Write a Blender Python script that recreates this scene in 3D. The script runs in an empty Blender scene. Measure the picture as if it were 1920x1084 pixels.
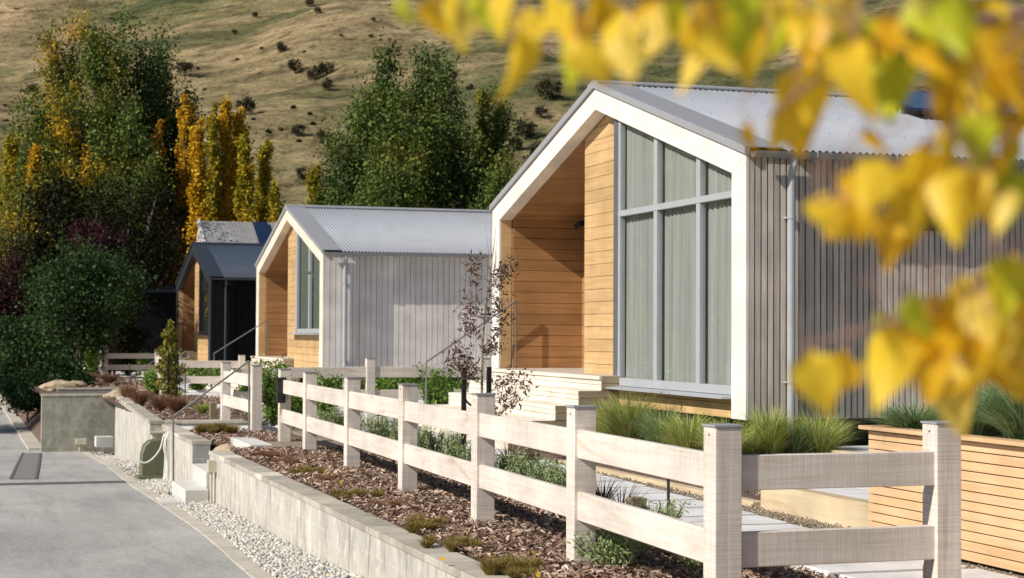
import bpy, math, random
import numpy as np
from mathutils import Vector, Matrix
random.seed(7); RNG = np.random.default_rng(11)
SC = bpy.context.scene
COL = SC.collection
PI = math.pi
# ------------------------------------------------------------------ camera
FPX = 3240.0; CH = 1.38
YAW, PIT, ROL = .31047, .02538, .005018
def cam_axes():
    f = np.array([math.sin(YAW)*math.cos(PIT), math.cos(YAW)*math.cos(PIT), math.sin(PIT)])
    r = np.array([math.cos(YAW), -math.sin(YAW), 0.]); u = np.cross(r, f)
    c, s = math.cos(ROL), math.sin(ROL)
    return c*r+s*u, -s*r+c*u, f
AX = cam_axes()
CP = np.array([0, 0, CH])
def ray(px, py): return (AX[0]*(px-960)+AX[1]*(542-py)+AX[2]*FPX)
def on(px, py, ax, v):
    d = ray(px, py); return CP+d*((v-CP[ax])/d[ax])
def onz(px, py, z=0.): return on(px, py, 2, z)
def onx(px, py, x): return on(px, py, 0, x)
def ony(px, py, y): return on(px, py, 1, y)
def atd(px, py, D): return CP+ray(px, py)/FPX*D
cd = bpy.data.cameras.new('camera'); cam = bpy.data.objects.new('camera', cd); COL.objects.link(cam)
m = Matrix([list(AX[0])+[0], list(AX[1])+[0], list(-AX[2])+[0], [0, 0, 0, 1]]).transposed()
for i in range(3):
    for j in range(3): m[j][i] = [AX[0], AX[1], -AX[2]][i][j]
m[0][3], m[1][3], m[2][3] = 0, 0, CH; m[3][0] = m[3][1] = m[3][2] = 0; m[3][3] = 1
cam.matrix_world = m
cd.sensor_width = 36; cd.lens = FPX/1920*36; cd.clip_start = .05; cd.clip_end = 5000
cd.dof.use_dof = True; cd.dof.focus_distance = 13.5; cd.dof.aperture_fstop = 4.9; cd.dof.aperture_blades = 0
SC.camera = cam
# ------------------------------------------------------------------ world + sun
SUN = Vector((-1, -.25, .74)).normalized()
w = bpy.data.worlds.new("World"); SC.world = w; w.use_nodes = True
nt = w.node_tree; bg = nt.nodes['Background']
sk = nt.nodes.new('ShaderNodeTexSky'); sk.sky_type = 'NISHITA'; sk.sun_disc = False
sk.sun_elevation = math.asin(SUN.z); sk.sun_rotation = math.atan2(SUN.x, SUN.y)
sk.altitude = 400; sk.air_density = 1; sk.dust_density = .6; sk.ozone_density = 1
nt.links.new(sk.outputs[0], bg.inputs[0]); bg.inputs[1].default_value = .064
sd = bpy.data.lights.new('sun', 'SUN'); sun = bpy.data.objects.new('sun', sd); COL.objects.link(sun)
sun.rotation_euler = SUN.to_track_quat('Z', 'Y').to_euler(); sd.energy = 5.0; sd.angle = math.radians(.55); sd.color = (1, .94, .85)
SC.view_settings.view_transform = 'Standard'; SC.view_settings.look = 'None'; SC.view_settings.exposure = .12; SC.view_settings.gamma = 1
# ------------------------------------------------------------------ materials
def mat(name): 
    m = bpy.data.materials.new(name); m.use_nodes = True
    return m, m.node_tree, m.node_tree.nodes['Principled BSDF']
def N(nt, t, **k):
    n = nt.nodes.new(t)
    for a, b in k.items():
        if a[0] == '_': setattr(n, a[1:], b)
        else: n.inputs[a].default_value = b
    return n
def ramp(nt, src, stops, lin=True):
    r = nt.nodes.new('ShaderNodeValToRGB'); e = r.color_ramp.elements
    while len(e) < len(stops): e.new(.5)
    for q, (p, c) in zip(e, stops): q.position = p; q.color = (*c, 1)
    nt.links.new(src, r.inputs[0]); return r.outputs[0]
def coord(nt, scale=(1, 1, 1), kind='Object', rot=(0, 0, 0)):
    t = nt.nodes.new('ShaderNodeTexCoord'); mp = nt.nodes.new('ShaderNodeMapping')
    mp.inputs['Scale'].default_value = scale; mp.inputs['Rotation'].default_value = rot
    nt.links.new(t.outputs[kind], mp.inputs[0]); return mp.outputs[0]
def noise(nt, co, s, d=4, r=.55, dist=0):
    n = N(nt, 'ShaderNodeTexNoise', Scale=s, Detail=d, Roughness=r, Distortion=dist)
    nt.links.new(co, n.inputs['Vector']); return n.outputs['Fac']
def mix(nt, a, b, f, mode='MIX'):
    n = nt.nodes.new('ShaderNodeMix'); n.data_type = 'RGBA'; n.blend_type = mode
    for s, v in ((0, f), (6, a), (7, b)):
        if hasattr(v, 'is_linked') or hasattr(v, 'links'): nt.links.new(v, n.inputs[s])
        else: n.inputs[s].default_value = v if s == 0 else (*v, 1)
    return n.outputs[2]
def bump(nt, bs, h, st, dist=.01):
    b = N(nt, 'ShaderNodeBump', Strength=st, Distance=dist); nt.links.new(h, b.inputs['Height']); nt.links.new(b.outputs[0], bs.inputs['Normal'])
def island(nt): return nt.nodes.new('ShaderNodeNewGeometry').outputs['Random Per Island']
def g(v): return (v, v, v)
def wood(name, lo, hi, axis=2, isl=.0, rough=.7, saw=0, knots=None, bs_=.3, sc=1.0):
    m, nt, bs = mat(name)
    s = [26*sc]*3; s[axis] = 1.1*sc
    co = coord(nt, s); oc = coord(nt)
    f1 = noise(nt, co, 1.0, 5, .6, .6)
    c = ramp(nt, f1, [(.28, lo), (.72, hi)])
    f2 = noise(nt, oc, 1.7, 3)
    c = mix(nt, c, ramp(nt, f2, [(.3, g(.80)), (.7, g(1.08))]), 1.0, 'MULTIPLY')
    if knots:
        s3 = [7*sc]*3; s3[axis] = .8*sc
        f3 = noise(nt, coord(nt, s3), 1.0, 2, .5, 1.5)
        c = mix(nt, c, knots, ramp(nt, f3, [(.60, g(0)), (.72, g(.6))]))
    if isl:
        c = mix(nt, c, ramp(nt, island(nt), [(0, g(1-isl)), (1, g(1+isl*.6))]), 1.0, 'MULTIPLY')
    h = noise(nt, coord(nt, [v*3 for v in s]), 1.0, 4)
    if saw:
        ss = [3., 3., 3.]; ss[axis] = 160.
        fs = noise(nt, coord(nt, ss), 1.0, 2)
        c = mix(nt, c, ramp(nt, fs, [(.35, g(1-saw)), (.6, g(1.04))]), 1.0, 'MULTIPLY')
    nt.links.new(c, bs.inputs['Base Color']); bs.inputs['Roughness'].default_value = rough
    bump(nt, bs, h, bs_, .004)
    return m
def plain(name, col, rough=.5, metal=0, var=.12, sc=6, bmp=.1):
    m, nt, bs = mat(name)
    f = noise(nt, coord(nt), sc, 5)
    c = mix(nt, col, ramp(nt, f, [(.3, g(1-var)), (.7, g(1+var))]), 1.0, 'MULTIPLY')
    nt.links.new(c, bs.inputs['Base Color']); bs.inputs['Roughness'].default_value = rough; bs.inputs['Metallic'].default_value = metal
    bump(nt, bs, noise(nt, coord(nt), sc*12, 3), bmp, .003)
    return m
PORCH = {a: wood('porch_shade_cedar_'+a, (.30, .15, .058), (.44, .24, .10), i, .14, .5, 0, None, .25) for i, a in enumerate('xy')}  # less faded porch cedar, with the recess's shade darkened into its colour
W = {}
for i, a in enumerate('xyz'):
    W[a] = wood('whitewashed_timber_'+a, (.64, .555, .475), (.80, .73, .66), i, .05, .75, .17, (.50, .36, .27))
FRAMEW = {a: wood('portal_timber_'+a, (.74, .69, .62), (.84, .80, .74), i, .0, .7, .03, None) for i, a in enumerate('xyz')}
FRAMEC = {a: wood('cream_timber_'+a, (.72, .62, .50), (.82, .74, .63), i, .0, .7, .03, None) for i, a in enumerate('xyz')}
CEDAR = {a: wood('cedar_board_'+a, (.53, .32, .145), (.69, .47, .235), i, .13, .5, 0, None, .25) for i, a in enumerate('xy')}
SLAT = wood('planter_slat_timber', (.60, .375, .195), (.73, .50, .285), 1, .10, .6)
STEPW = wood('pale_step_timber', (.69, .61, .50), (.82, .75, .65), 1, .06, .65, 0)
SLEEPER = wood('pine_sleeper', (.52, .40, .25), (.68, .56, .38), 1, .05, .7, 0, (.40, .24, .12), sc=.7)
CLAD1 = wood('weathered_cladding', (.42, .365, .32), (.68, .605, .54), 2, .22, .8, 0, None, .5, 1.4)
CLAD2 = wood('pale_grey_cladding', (.62, .56, .52), (.76, .70, .66), 2, .06, .75, 0, None, .3)
CLAD3 = wood('black_cladding', (.003, .003, .0035), (.007, .007, .008), 2, .1, .8, 0)
CLAD3.node_tree.nodes['Principled BSDF'].inputs['Specular IOR Level'].default_value = .15
BLACKGAP = plain('dark_gap', (.008, .008, .008), .9)
def roofmat(name, col):
    m, nt, bs = mat(name)
    f = noise(nt, coord(nt, (1, .35, 1)), 3.0, 4)
    c = mix(nt, col, ramp(nt, f, [(.3, g(.93)), (.7, g(1.05))]), 1.0, 'MULTIPLY')
    nt.links.new(c, bs.inputs['Base Color']); bs.inputs['Roughness'].default_value = .55
    bs.inputs['Metallic'].default_value = .0
    return m
ROOF1 = roofmat('grey_corrugated_steel', (.35, .365, .405)); ROOF3 = roofmat('dark_blue_grey_steel', (.045, .062, .095))
FLASH = plain('grey_flashing', (.31, .315, .335), .45, 0, .05); FLASH3 = plain('charcoal_flashing', (.030, .036, .046), .4, 0, .05)
PIPE = plain('grey_painted_steel', (.36, .375, .39), .4, 0, .06)
WFRAME = plain('grey_window_aluminium', (.38, .395, .42), .4, .0, .05); WFRAME3 = plain('black_window_aluminium', (.015, .016, .018), .4, 0, .05)
GALV = plain('galvanised_rail', (.17, .17, .165), .45, .3, .1); BLACK = plain('black_plastic', (.012, .012, .013), .45, 0, .1)
DARKMETAL = plain('dark_stake_metal', (.03, .035, .035), .5, .2)
CREAM = plain('cream_enamel', (.55, .50, .38), .5); GREENBOX = plain('olive_green_fibreglass', (.13, .14, .075), .45, 0, .1, 4)
ROCK = plain('sandstone_rock', (.42, .33, .22), .9, 0, .35, 5, .6)
WHITECON = plain('pale_concrete', (.60, .58, .55), .85, 0, .08, 5, .2)
DECK = wood('grey_deck_board', (.48, .42, .34), (.60, .54, .45), 1, .08, .7)
SIDEB = wood('shaded_step_side', (.30, .23, .15), (.42, .33, .22), 0, .08, .75)  # step sides lie in shade; that shade is painted as darker brown
def curtain_mat():
    m, nt, bs = mat('sheer_curtain')
    c = ramp(nt, noise(nt, coord(nt, (3, 9, .15)), 2., 3), [(.3, (.25, .255, .235)), (.7, (.40, .41, .38))])
    nt.links.new(c, bs.inputs['Base Color']); bs.inputs['Roughness'].default_value = .9
    return m
CURT = curtain_mat()
def glass_mat(name, tint, fac=1.0):
    m, nt, bs = mat(name); nt.nodes.remove(bs); out = nt.nodes['Material Output']
    tr = N(nt, 'ShaderNodeBsdfTransparent', Color=(*tint, 1)); gl = N(nt, 'ShaderNodeBsdfGlossy', Roughness=.015)
    fr = N(nt, 'ShaderNodeFresnel', IOR=1.5); mx = nt.nodes.new('ShaderNodeMixShader')
    geo = nt.nodes.new('ShaderNodeNewGeometry'); mt = N(nt, 'ShaderNodeMath', _operation='SUBTRACT'); mt.inputs[0].default_value = 1; nt.links.new(geo.outputs['Backfacing'], mt.inputs[1]); mu = N(nt, 'ShaderNodeMath', _operation='MULTIPLY'); nt.links.new(fr.outputs[0], mu.inputs[0]); nt.links.new(mt.outputs[0], mu.inputs[1])
    nt.links.new(mu.outputs[0], mx.inputs[0]); nt.links.new(tr.outputs[0], mx.inputs[1]); nt.links.new(gl.outputs[0], mx.inputs[2])
    nt.links.new(mx.outputs[0], out.inputs[0]); return m
GLASS = glass_mat('tinted_glass', (.935, .95, .945))
def con(name, base, block=False, stain=.5, bl=(.4, .2), ax='yz', bf=.8):
    m, nt, bs = mat(name)
    oc = coord(nt)
    f = noise(nt, oc, 2.2, 8, .65)
    c = ramp(nt, f, [(.25, tuple(v*.62 for v in base)), (.5, base), (.75, tuple(min(1, v*1.2) for v in base))])
    st = noise(nt, coord(nt, (1.6, 1.6, .8)), 3.2, 8, .78, .3)
    c = mix(nt, c, (.75, .70, .60), ramp(nt, st, [(.50, g(0)), (.66, g(stain))]))
    st2 = noise(nt, coord(nt, (2.6, 2.6, .35), rot=(0, 0, .3)), 3.4, 6, .7)
    c = mix(nt, c, (.16, .14, .115), ramp(nt, st2, [(.53, g(0)), (.68, g(stain*.75))]))
    h = noise(nt, oc, 90, 3)
    if 'coping' in name: c = mix(nt, c, ramp(nt, island(nt), [(0, g(.78)), (.85, g(1.05)), (.93, g(1.1)), (.95, g(1.6)), (1, g(1.6))]), 1., 'MULTIPLY')
    elif block:
        tc = nt.nodes.new('ShaderNodeTexCoord'); sp = nt.nodes.new('ShaderNodeSeparateXYZ'); cb = nt.nodes.new('ShaderNodeCombineXYZ')
        nt.links.new(tc.outputs['Object'], sp.inputs[0])
        nt.links.new(sp.outputs['Y' if ax[0] == 'y' else 'X'], cb.inputs[0]); nt.links.new(sp.outputs['Z'], cb.inputs[1])
        b = nt.nodes.new('ShaderNodeTexBrick'); b.inputs['Scale'].default_value = 1; b.inputs['Mortar Size'].default_value = .008
        b.inputs['Brick Width'].default_value = bl[0]; b.inputs['Row Height'].default_value = bl[1]; b.inputs['Mortar Smooth'].default_value = .3
        b.inputs['Color1'].default_value = (.74, .74, .74, 1); b.inputs['Color2'].default_value = (1.12, 1.12, 1.12, 1); b.inputs['Mortar'].default_value = (1.35, 1.30, 1.2, 1)
        nt.links.new(cb.outputs[0], b.inputs['Vector'])
        c = mix(nt, c, b.outputs[0], bf, 'MULTIPLY')
    nt.links.new(c, bs.inputs['Base Color']); bs.inputs['Roughness'].default_value = .9
    bump(nt, bs, h, .4, .004)
    return m
WALLM = con('lime_stained_block', (.48, .455, .41), True, .9, bf=.22)
WALLX = con('grey_block_end', (.30, .30, .285), True, .25, ax='xz', bf=.45)
WALLB = con('olive_grey_block', (.34, .33, .27), True, .45, ax='xz', bf=.45)
COPING = con('mossy_coping', (.42, .385, .32), True, .35, (.6, .3))
KERB = con('kerb_concrete', (.50, .46, .39), False, .3)
PAVER = con('paver_concrete', (.68, .67, .66), False, .12)
def asphalt():
    m, nt, bs = mat('asphalt'); oc = coord(nt)
    f = noise(nt, oc, .7, 5, .6); f2 = noise(nt, oc, 75, 3, .8); f3 = noise(nt, oc, 22, 3, .8)
    c = ramp(nt, f, [(.3, (.37, .365, .345)), (.7, (.45, .435, .41))])
    c = mix(nt, c, ramp(nt, f2, [(.3, g(.5)), (.7, g(1.45))]), 1., 'MULTIPLY')
    c = mix(nt, c, ramp(nt, f3, [(.35, g(.85)), (.7, g(1.1))]), 1., 'MULTIPLY')
    nt.links.new(c, bs.inputs['Base Color']); bs.inputs['Roughness'].default_value = .9
    c = mix(nt, c, ramp(nt, noise(nt, oc, .35, 4, .6, .8), [(.35, g(.86)), (.6, g(1.06))]), 1., 'MULTIPLY'); c = mix(nt, c, ramp(nt, noise(nt, coord(nt, (2.5, .35, 1)), 1.4, 6, .7, .4), [(.38, g(.86)), (.5, g(1.)), (.66, g(1.07))]), 1., 'MULTIPLY'); nt.links.new(c, bs.inputs['Base Color'])
    bump(nt, bs, f2, .5, .004); return m
ASPH = asphalt(); PATCH = plain('dark_asphalt_patch', (.20, .195, .19), .9, 0, .2, 20, .6); SEAM = plain('bitumen_seam', (.12, .115, .11), .7, 0, .2, 30, .5)
def groundm(name, stops, sc, b=.5, d=.02, sc2=60):
    m, nt, bs = mat(name); oc = coord(nt)
    c = ramp(nt, noise(nt, oc, sc, 7, .7), stops)
    c = mix(nt, c, ramp(nt, noise(nt, oc, sc2, 3, .7), [(.3, g(.65)), (.7, g(1.25))]), 1., 'MULTIPLY')
    nt.links.new(c, bs.inputs['Base Color']); bs.inputs['Roughness'].default_value = .95
    bump(nt, bs, noise(nt, oc, sc2, 4, .7), b, d); return m
MULCHG = groundm('mulch_soil', [(.3, (.09, .055, .04)), (.7, (.20, .13, .095))], 9)
GRAVG = groundm('pea_gravel', [(.3, (.20, .16, .115)), (.7, (.36, .30, .23))], 22, .8, .01, 75)
WGRAVG = groundm('white_gravel_base', [(.3, (.22, .21, .19)), (.7, (.45, .43, .39))], 22, .8, .01, 75)
VERGE = groundm('verge_grass', [(.3, (.08, .09, .03)), (.7, (.16, .15, .06))], 3)
def island_mat(name, stops, rough=.8, trans=0, spec=.3, nz=0, nstops=None):
    m, nt, bs = mat(name); c = ramp(nt, island(nt), stops)
    if nz:
        c = mix(nt, c, ramp(nt, island(nt), nstops), ramp(nt, noise(nt, coord(nt), nz, 2, .5), [(.54, g(0)), (.64, g(1))]))
    nt.links.new(c, bs.inputs['Base Color']); bs.inputs['Roughness'].default_value = rough; bs.inputs['Specular IOR Level'].default_value = spec
    if trans:
        tr = nt.nodes.new('ShaderNodeBsdfTranslucent'); nt.links.new(c, tr.inputs[0]); mx = nt.nodes.new('ShaderNodeMixShader'); mx.inputs[0].default_value = trans
        nt.links.new(bs.outputs[0], mx.inputs[1]); nt.links.new(tr.outputs[0], mx.inputs[2]); nt.links.new(mx.outputs[0], nt.nodes['Material Output'].inputs[0])
    return m
CHIP = island_mat('bark_chip', [(0, (.09, .05, .035)), (.3, (.20, .12, .085)), (.65, (.36, .24, .17)), (1, (.66, .53, .42))], .9)
PEB = island_mat('white_pebble', [(0, (.28, .275, .26)), (.4, (.50, .49, .455)), (.85, (.68, .655, .60)), (1, (.62, .48, .33))], .85)
PEA = island_mat('pea_pebble', [(0, (.14, .11, .08)), (.5, (.31, .25, .18)), (1, (.52, .44, .34))], .85)
BARK = plain('tree_bark', (.10, .08, .06), .9, 0, .3, 8, .6); BARKL = plain('pale_bark', (.26, .23, .18), .9, 0, .3, 8, .6)
def lv(name, cols, trans=.3, nz=0, nst=None, rough=.65, spec=.16):
    n = len(cols)-1
    return island_mat(name, [(i/n, c) for i, c in enumerate(cols)], rough, trans, spec, nz, nst)
YST = [(0, (.45, .27, .02)), (1, (.70, .45, .03))]
L_POP = lv('green_poplar_leaf', [(.036, .070, .010), (.080, .130, .020), (.13, .19, .030), (.21, .26, .07)], .25, .35, [(0, (.10, .12, .02)), (1, (.24, .21, .03))], .6, .2)
L_POPD = lv('deep_green_poplar_leaf', [(.024, .052, .010), (.055, .098, .018), (.098, .15, .032), (.18, .23, .08)], .22, .45, [(0, (.05, .08, .015)), (1, (.20, .18, .03))], .6, .2)
L_OLV = lv('olive_poplar_leaf', [(.06, .085, .012), (.12, .145, .020), (.19, .20, .028), (.28, .24, .03)], .28, .5, YST, .5)
L_YEL = lv('golden_poplar_leaf', [(.40, .22, .012), (.62, .36, .018), (.78, .48, .03), (.44, .30, .02)], .3)
L_YGR = lv('yellow_green_poplar_leaf', [(.20, .19, .018), (.38, .31, .022), (.50, .37, .025), (.15, .17, .02)], .3, .5, YST)
L_ORG = lv('orange_leaf', [(.45, .19, .01), (.62, .30, .012), (.14, .09, .02), (.70, .40, .02)], .3)
L_DRK = lv('conifer_and_shade_leaf', [(.012, .015, .006), (.022, .026, .009), (.045, .042, .018)], .08, rough=.9, spec=.05)  # conifer's own dark; on trees labelled shaded, shade put into the leaf colour
L_PUR = lv('purple_leaf', [(.018, .006, .008), (.04, .010, .015), (.08, .02, .026)], .2)
L_BSH = lv('broad_dark_leaf', [(.016, .038, .012), (.034, .070, .020), (.065, .12, .032)], .2)
L_SCR = lv('hill_scrub_leaf', [(.022, .020, .012), (.045, .038, .020), (.07, .055, .03)], .1)
L_HED = lv('glossy_hedge_leaf', [(.05, .12, .012), (.11, .22, .02), (.19, .32, .04), (.30, .40, .07)], .3, rough=.35, spec=.5)
L_MAG = lv('magnolia_leaf', [(.10, .13, .02), (.22, .24, .04), (.36, .33, .07), (.26, .15, .03)], .3, rough=.35)
L_SIL = lv('silvery_shrub_leaf', [(.16, .24, .08), (.30, .38, .16), (.46, .52, .28)], .25)
L_BRN = lv('dry_bronze_leaf', [(.07, .042, .03), (.15, .095, .07), (.26, .18, .14)], .2)
L_RUS = lv('rusty_grass_blade', [(.17, .08, .045), (.30, .16, .09), (.42, .26, .15)], .2)
L_TUF = lv('olive_tuft_blade', [(.15, .11, .03), (.27, .20, .055), (.38, .30, .10)], .2)
L_TUS = lv('tussock_blade', [(.20, .28, .035), (.34, .43, .07), (.52, .56, .18), (.78, .68, .40)], .3)
L_TUD = lv('blue_green_tussock_blade', [(.09, .18, .06), (.16, .29, .10), (.28, .40, .19), (.55, .54, .32)], .3)
L_FLX = lv('dark_flax_blade', [(.03, .02, .015), (.07, .04, .03), (.14, .09, .06)], .1)
def bigleaf(name, a, b):
    m, nt, bs = mat(name); oc = coord(nt)
    c = ramp(nt, noise(nt, oc, 22, 4), [(.35, a), (.65, b)])
    nt.links.new(c, bs.inputs['Base Color']); bs.inputs['Roughness'].default_value = .5
    tr = nt.nodes.new('ShaderNodeBsdfTranslucent'); nt.links.new(c, tr.inputs[0]); mx = nt.nodes.new('ShaderNodeMixShader'); mx.inputs[0].default_value = .48
    nt.links.new(bs.outputs[0], mx.inputs[1]); nt.links.new(tr.outputs[0], mx.inputs[2]); nt.links.new(mx.outputs[0], nt.nodes['Material Output'].inputs[0])
    return m
BL = [bigleaf('yellow_leaf', (.90, .56, .02), (.93, .72, .05)), bigleaf('amber_leaf', (.80, .43, .01), (.90, .58, .02)), bigleaf('green_yellow_leaf', (.38, .52, .02), (.84, .72, .03)), bigleaf('pale_yellow_leaf', (.92, .72, .16), (.92, .62, .06))]
def hillmat():
    m, nt, bs = mat('dry_hill_grass'); oc = coord(nt)
    f = noise(nt, coord(nt, (1, 1, 2.5)), .014, 6, .62, .4)
    c = ramp(nt, f, [(.38, (.074, .084, .034)), (.47, (.140, .128, .058)), (.55, (.235, .182, .096)), (.68, (.34, .25, .14))])
    f2 = noise(nt, coord(nt, (1, 1, 5)), .09, 8, .7, .5)
    c = mix(nt, c, ramp(nt, f2, [(.36, g(.42)), (.5, g(.95)), (.66, g(1.35))]), 1., 'MULTIPLY')
    f3 = noise(nt, oc, .5, 6, .75)
    c = mix(nt, c, ramp(nt, f3, [(.36, g(.35)), (.46, g(.95)), (.68, g(1.2))]), 1., 'MULTIPLY')
    nt.links.new(c, bs.inputs['Base Color']); bs.inputs['Roughness'].default_value = 1; bs.inputs['Specular IOR Level'].default_value = .1
    f4 = noise(nt, oc, 1.6, 3, .8); c = mix(nt, c, ramp(nt, f4, [(.36, g(.6)), (.5, g(1.)), (.66, g(1.3))]), 1., 'MULTIPLY'); nt.links.new(c, bs.inputs['Base Color'])
    bump(nt, bs, f2, .45, 1.5); return m
HILL = hillmat()
def panelm():
    m, nt, bs = mat('solar_cell_glass')
    tc = nt.nodes.new('ShaderNodeTexCoord'); b = nt.nodes.new('ShaderNodeTexBrick'); b.offset = 0; b.inputs['Scale'].default_value = 1
    b.inputs['Brick Width'].default_value = .16; b.inputs['Row Height'].default_value = .16; b.inputs['Mortar Size'].default_value = .003
    b.inputs['Color1'].default_value = b.inputs['Color2'].default_value = (.008, .018, .055, 1); b.inputs['Mortar'].default_value = (.05, .07, .10, 1)
    nt.links.new(tc.outputs['Object'], b.inputs['Vector']); nt.links.new(b.outputs[0], bs.inputs['Base Color'])
    bs.inputs['Roughness'].default_value = .08; bs.inputs['Specular IOR Level'].default_value = 1.; return m
PANEL = panelm()
# ------------------------------------------------------------------ mesh helpers
class MB:
    def __init__(s): s.v = []; s.f = []
    def poly(s, pts):
        n = len(s.v); s.v += [tuple(p) for p in pts]; s.f.append(tuple(range(n, n+len(pts)))); return s
    def hexa(s, p):   # p: 4 bottom (ccw) + 4 top
        n = len(s.v); s.v += [tuple(q) for q in p]
        for a in ((3, 2, 1, 0), (4, 5, 6, 7), (0, 1, 5, 4), (1, 2, 6, 5), (2, 3, 7, 6), (3, 0, 4, 7)): s.f.append(tuple(n+i for i in a))
        return s
    def box(s, x0, x1, y0, y1, z0, z1):
        return s.hexa([(x0, y0, z0), (x1, y0, z0), (x1, y1, z0), (x0, y1, z0), (x0, y0, z1), (x1, y0, z1), (x1, y1, z1), (x0, y1, z1)])
    def prism(s, poly, a, b, axis=0):   # polygon in the other two axes extruded from a to b
        n = len(s.v); k = len(poly)
        for t in (a, b):
            for (u, v) in poly:
                p = [u, v]; p.insert(axis, t); s.v.append(tuple(p))
        s.f.append(tuple(n+i for i in range(k))[::-1]); s.f.append(tuple(n+k+i for i in range(k)))
        for i in range(k): j = (i+1) % k; s.f.append((n+i, n+j, n+k+j, n+k+i))
        return s
    def tube(s, pts, r, seg=8, cap=True):
        pts = [Vector(p) for p in pts]; rs = r if isinstance(r, (list, tuple)) else [r]*len(pts)
        n = len(s.v); up = Vector((.13, .31, .94))
        for i, p in enumerate(pts):
            d = (pts[min(i+1, len(pts)-1)]-pts[max(i-1, 0)]).normalized()
            a = d.cross(up)
            if a.length < .05: a = d.cross(Vector((1, 0, 0)))
            a.normalize(); b = d.cross(a)
            for k in range(seg):
                t = 2*PI*k/seg; s.v.append(tuple(p+(a*math.cos(t)+b*math.sin(t))*rs[i]))
        for i in range(len(pts)-1):
            for k in range(seg):
                k2 = (k+1) % seg; s.f.append((n+i*seg+k, n+i*seg+k2, n+(i+1)*seg+k2, n+(i+1)*seg+k))
        if cap:
            s.f.append(tuple(n+k for k in range(seg))[::-1]); s.f.append(tuple(n+(len(pts)-1)*seg+k for k in range(seg)))
        return s
    def build(s, name, m, parent=None, bev=0, smooth=False, loc=None):
        me = bpy.data.meshes.new(name); me.from_pydata(s.v, [], s.f); me.materials.append(m)
        import bmesh
        bm = bmesh.new(); bm.from_mesh(me); bmesh.ops.recalc_face_normals(bm, faces=bm.faces)
        if bev: bmesh.ops.bevel(bm, geom=bm.edges[:], offset=bev, segments=1, affect='EDGES', clamp_overlap=True)
        bm.to_mesh(me); bm.free()
        if smooth:
            for p in me.polygons: p.use_smooth = True
        o = bpy.data.objects.new(name, me); COL.objects.link(o)
        if parent: o.parent = parent
        if loc is not None: o.location = loc
        return o
def npmesh(name, V, F, m, parent=None, smooth=False):   # V (n,3), F (k,4)/(k,3) numpy
    me = bpy.data.meshes.new(name); k = F.shape[1]
    me.vertices.add(len(V)); me.vertices.foreach_set('co', np.ascontiguousarray(V, dtype=np.float32).ravel())
    me.loops.add(F.size); me.loops.foreach_set('vertex_index', np.ascontiguousarray(F, dtype=np.int32).ravel())
    me.polygons.add(len(F)); me.polygons.foreach_set('loop_start', np.arange(0, F.size, k, dtype=np.int32))
    me.update(calc_edges=True); me.validate()
    if smooth: me.polygons.foreach_set('use_smooth', np.ones(len(F), dtype=bool))
    me.materials.append(m); o = bpy.data.objects.new(name, me); COL.objects.link(o)
    if parent: o.parent = parent
    return o
def tag(o, label=None, cat=None, group=None, kind=None):
    if label: o['label'] = label
    if cat: o['category'] = cat
    if group: o['group'] = group
    if kind: o['kind'] = kind
    return o
def thing(name, loc, label, cat, group=None, rz=0):
    o = bpy.data.objects.new(name, None); COL.objects.link(o); o.location = loc; o.rotation_euler.z = rz; o.empty_display_size = .1
    return tag(o, label, cat, group)
def struct(o): o['kind'] = 'structure'; return o
def dup(root, loc, label, rz=None, scale=None):
    r = root.copy(); COL.objects.link(r); r.location = loc; r['label'] = label
    if rz is not None: r.rotation_euler.z = rz
    if scale: r.scale = scale
    for ch in list(root.children):
        c = ch.copy(); COL.objects.link(c); c.parent = r
        for g2 in list(ch.children):
            d = g2.copy(); COL.objects.link(d); d.parent = c
    return r
def randrot(n):
    q = RNG.normal(size=(n, 4)); q /= np.linalg.norm(q, axis=1, keepdims=True); a, b, c, d = q.T
    return np.stack([np.stack([1-2*(c*c+d*d), 2*(b*c-a*d), 2*(b*d+a*c)], 1), np.stack([2*(b*c+a*d), 1-2*(b*b+d*d), 2*(c*d-a*b)], 1), np.stack([2*(b*d-a*c), 2*(c*d+a*b), 1-2*(b*b+c*c)], 1)], 1)
def leaves(name, P, size, m, parent=None, asp=.6):
    n = len(P); R = randrot(n); s = size*RNG.uniform(.6, 1.35, (n, 1, 1))
    base = np.array([(-1, 0, 0), (0, -asp, .12), (1, 0, 0), (0, asp, .12)])*.5
    V = np.einsum('nij,kj->nki', R, base)*s+P[:, None, :]
    F = np.arange(n*4).reshape(n, 4); return npmesh(name, V.reshape(-1, 3), F, m, parent)
def scatter_solid(name, P, base, faces, size, m, flat=1.0, parent=None):
    n = len(P); R = randrot(n); b = np.array(base); s = size*RNG.uniform(.6, 1.4, (n, 1, 1))
    bb = b[None]*RNG.uniform(.6, 1.25, (n, 1, 3)); V = np.einsum('nij,nkj->nki', R, bb)*s
    V[..., 2] *= flat; V += P[:, None, :]
    F = np.array(faces)[None]+(np.arange(n)*len(b))[:, None, None]
    return npmesh(name, V.reshape(-1, 3), F.reshape(-1, F.shape[-1]), m, parent)
# --- value noise (numpy)
_T = RNG.uniform(-1, 1, (256, 256))
def vn(x, y):
    xi = np.floor(x).astype(int); yi = np.floor(y).astype(int); fx = x-xi; fy = y-yi
    fx = fx*fx*(3-2*fx); fy = fy*fy*(3-2*fy)
    a = _T[xi & 255, yi & 255]; b = _T[(xi+1) & 255, yi & 255]; c = _T[xi & 255, (yi+1) & 255]; d = _T[(xi+1) & 255, (yi+1) & 255]
    return (a*(1-fx)+b*fx)*(1-fy)+(c*(1-fx)+d*fx)*fy
def fbm(x, y, o=4):
    s = 0; a = 1.
    for i in range(o): s = s+a*vn(x*2**i+17*i, y*2**i+9*i); a *= .5
    return s
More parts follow.
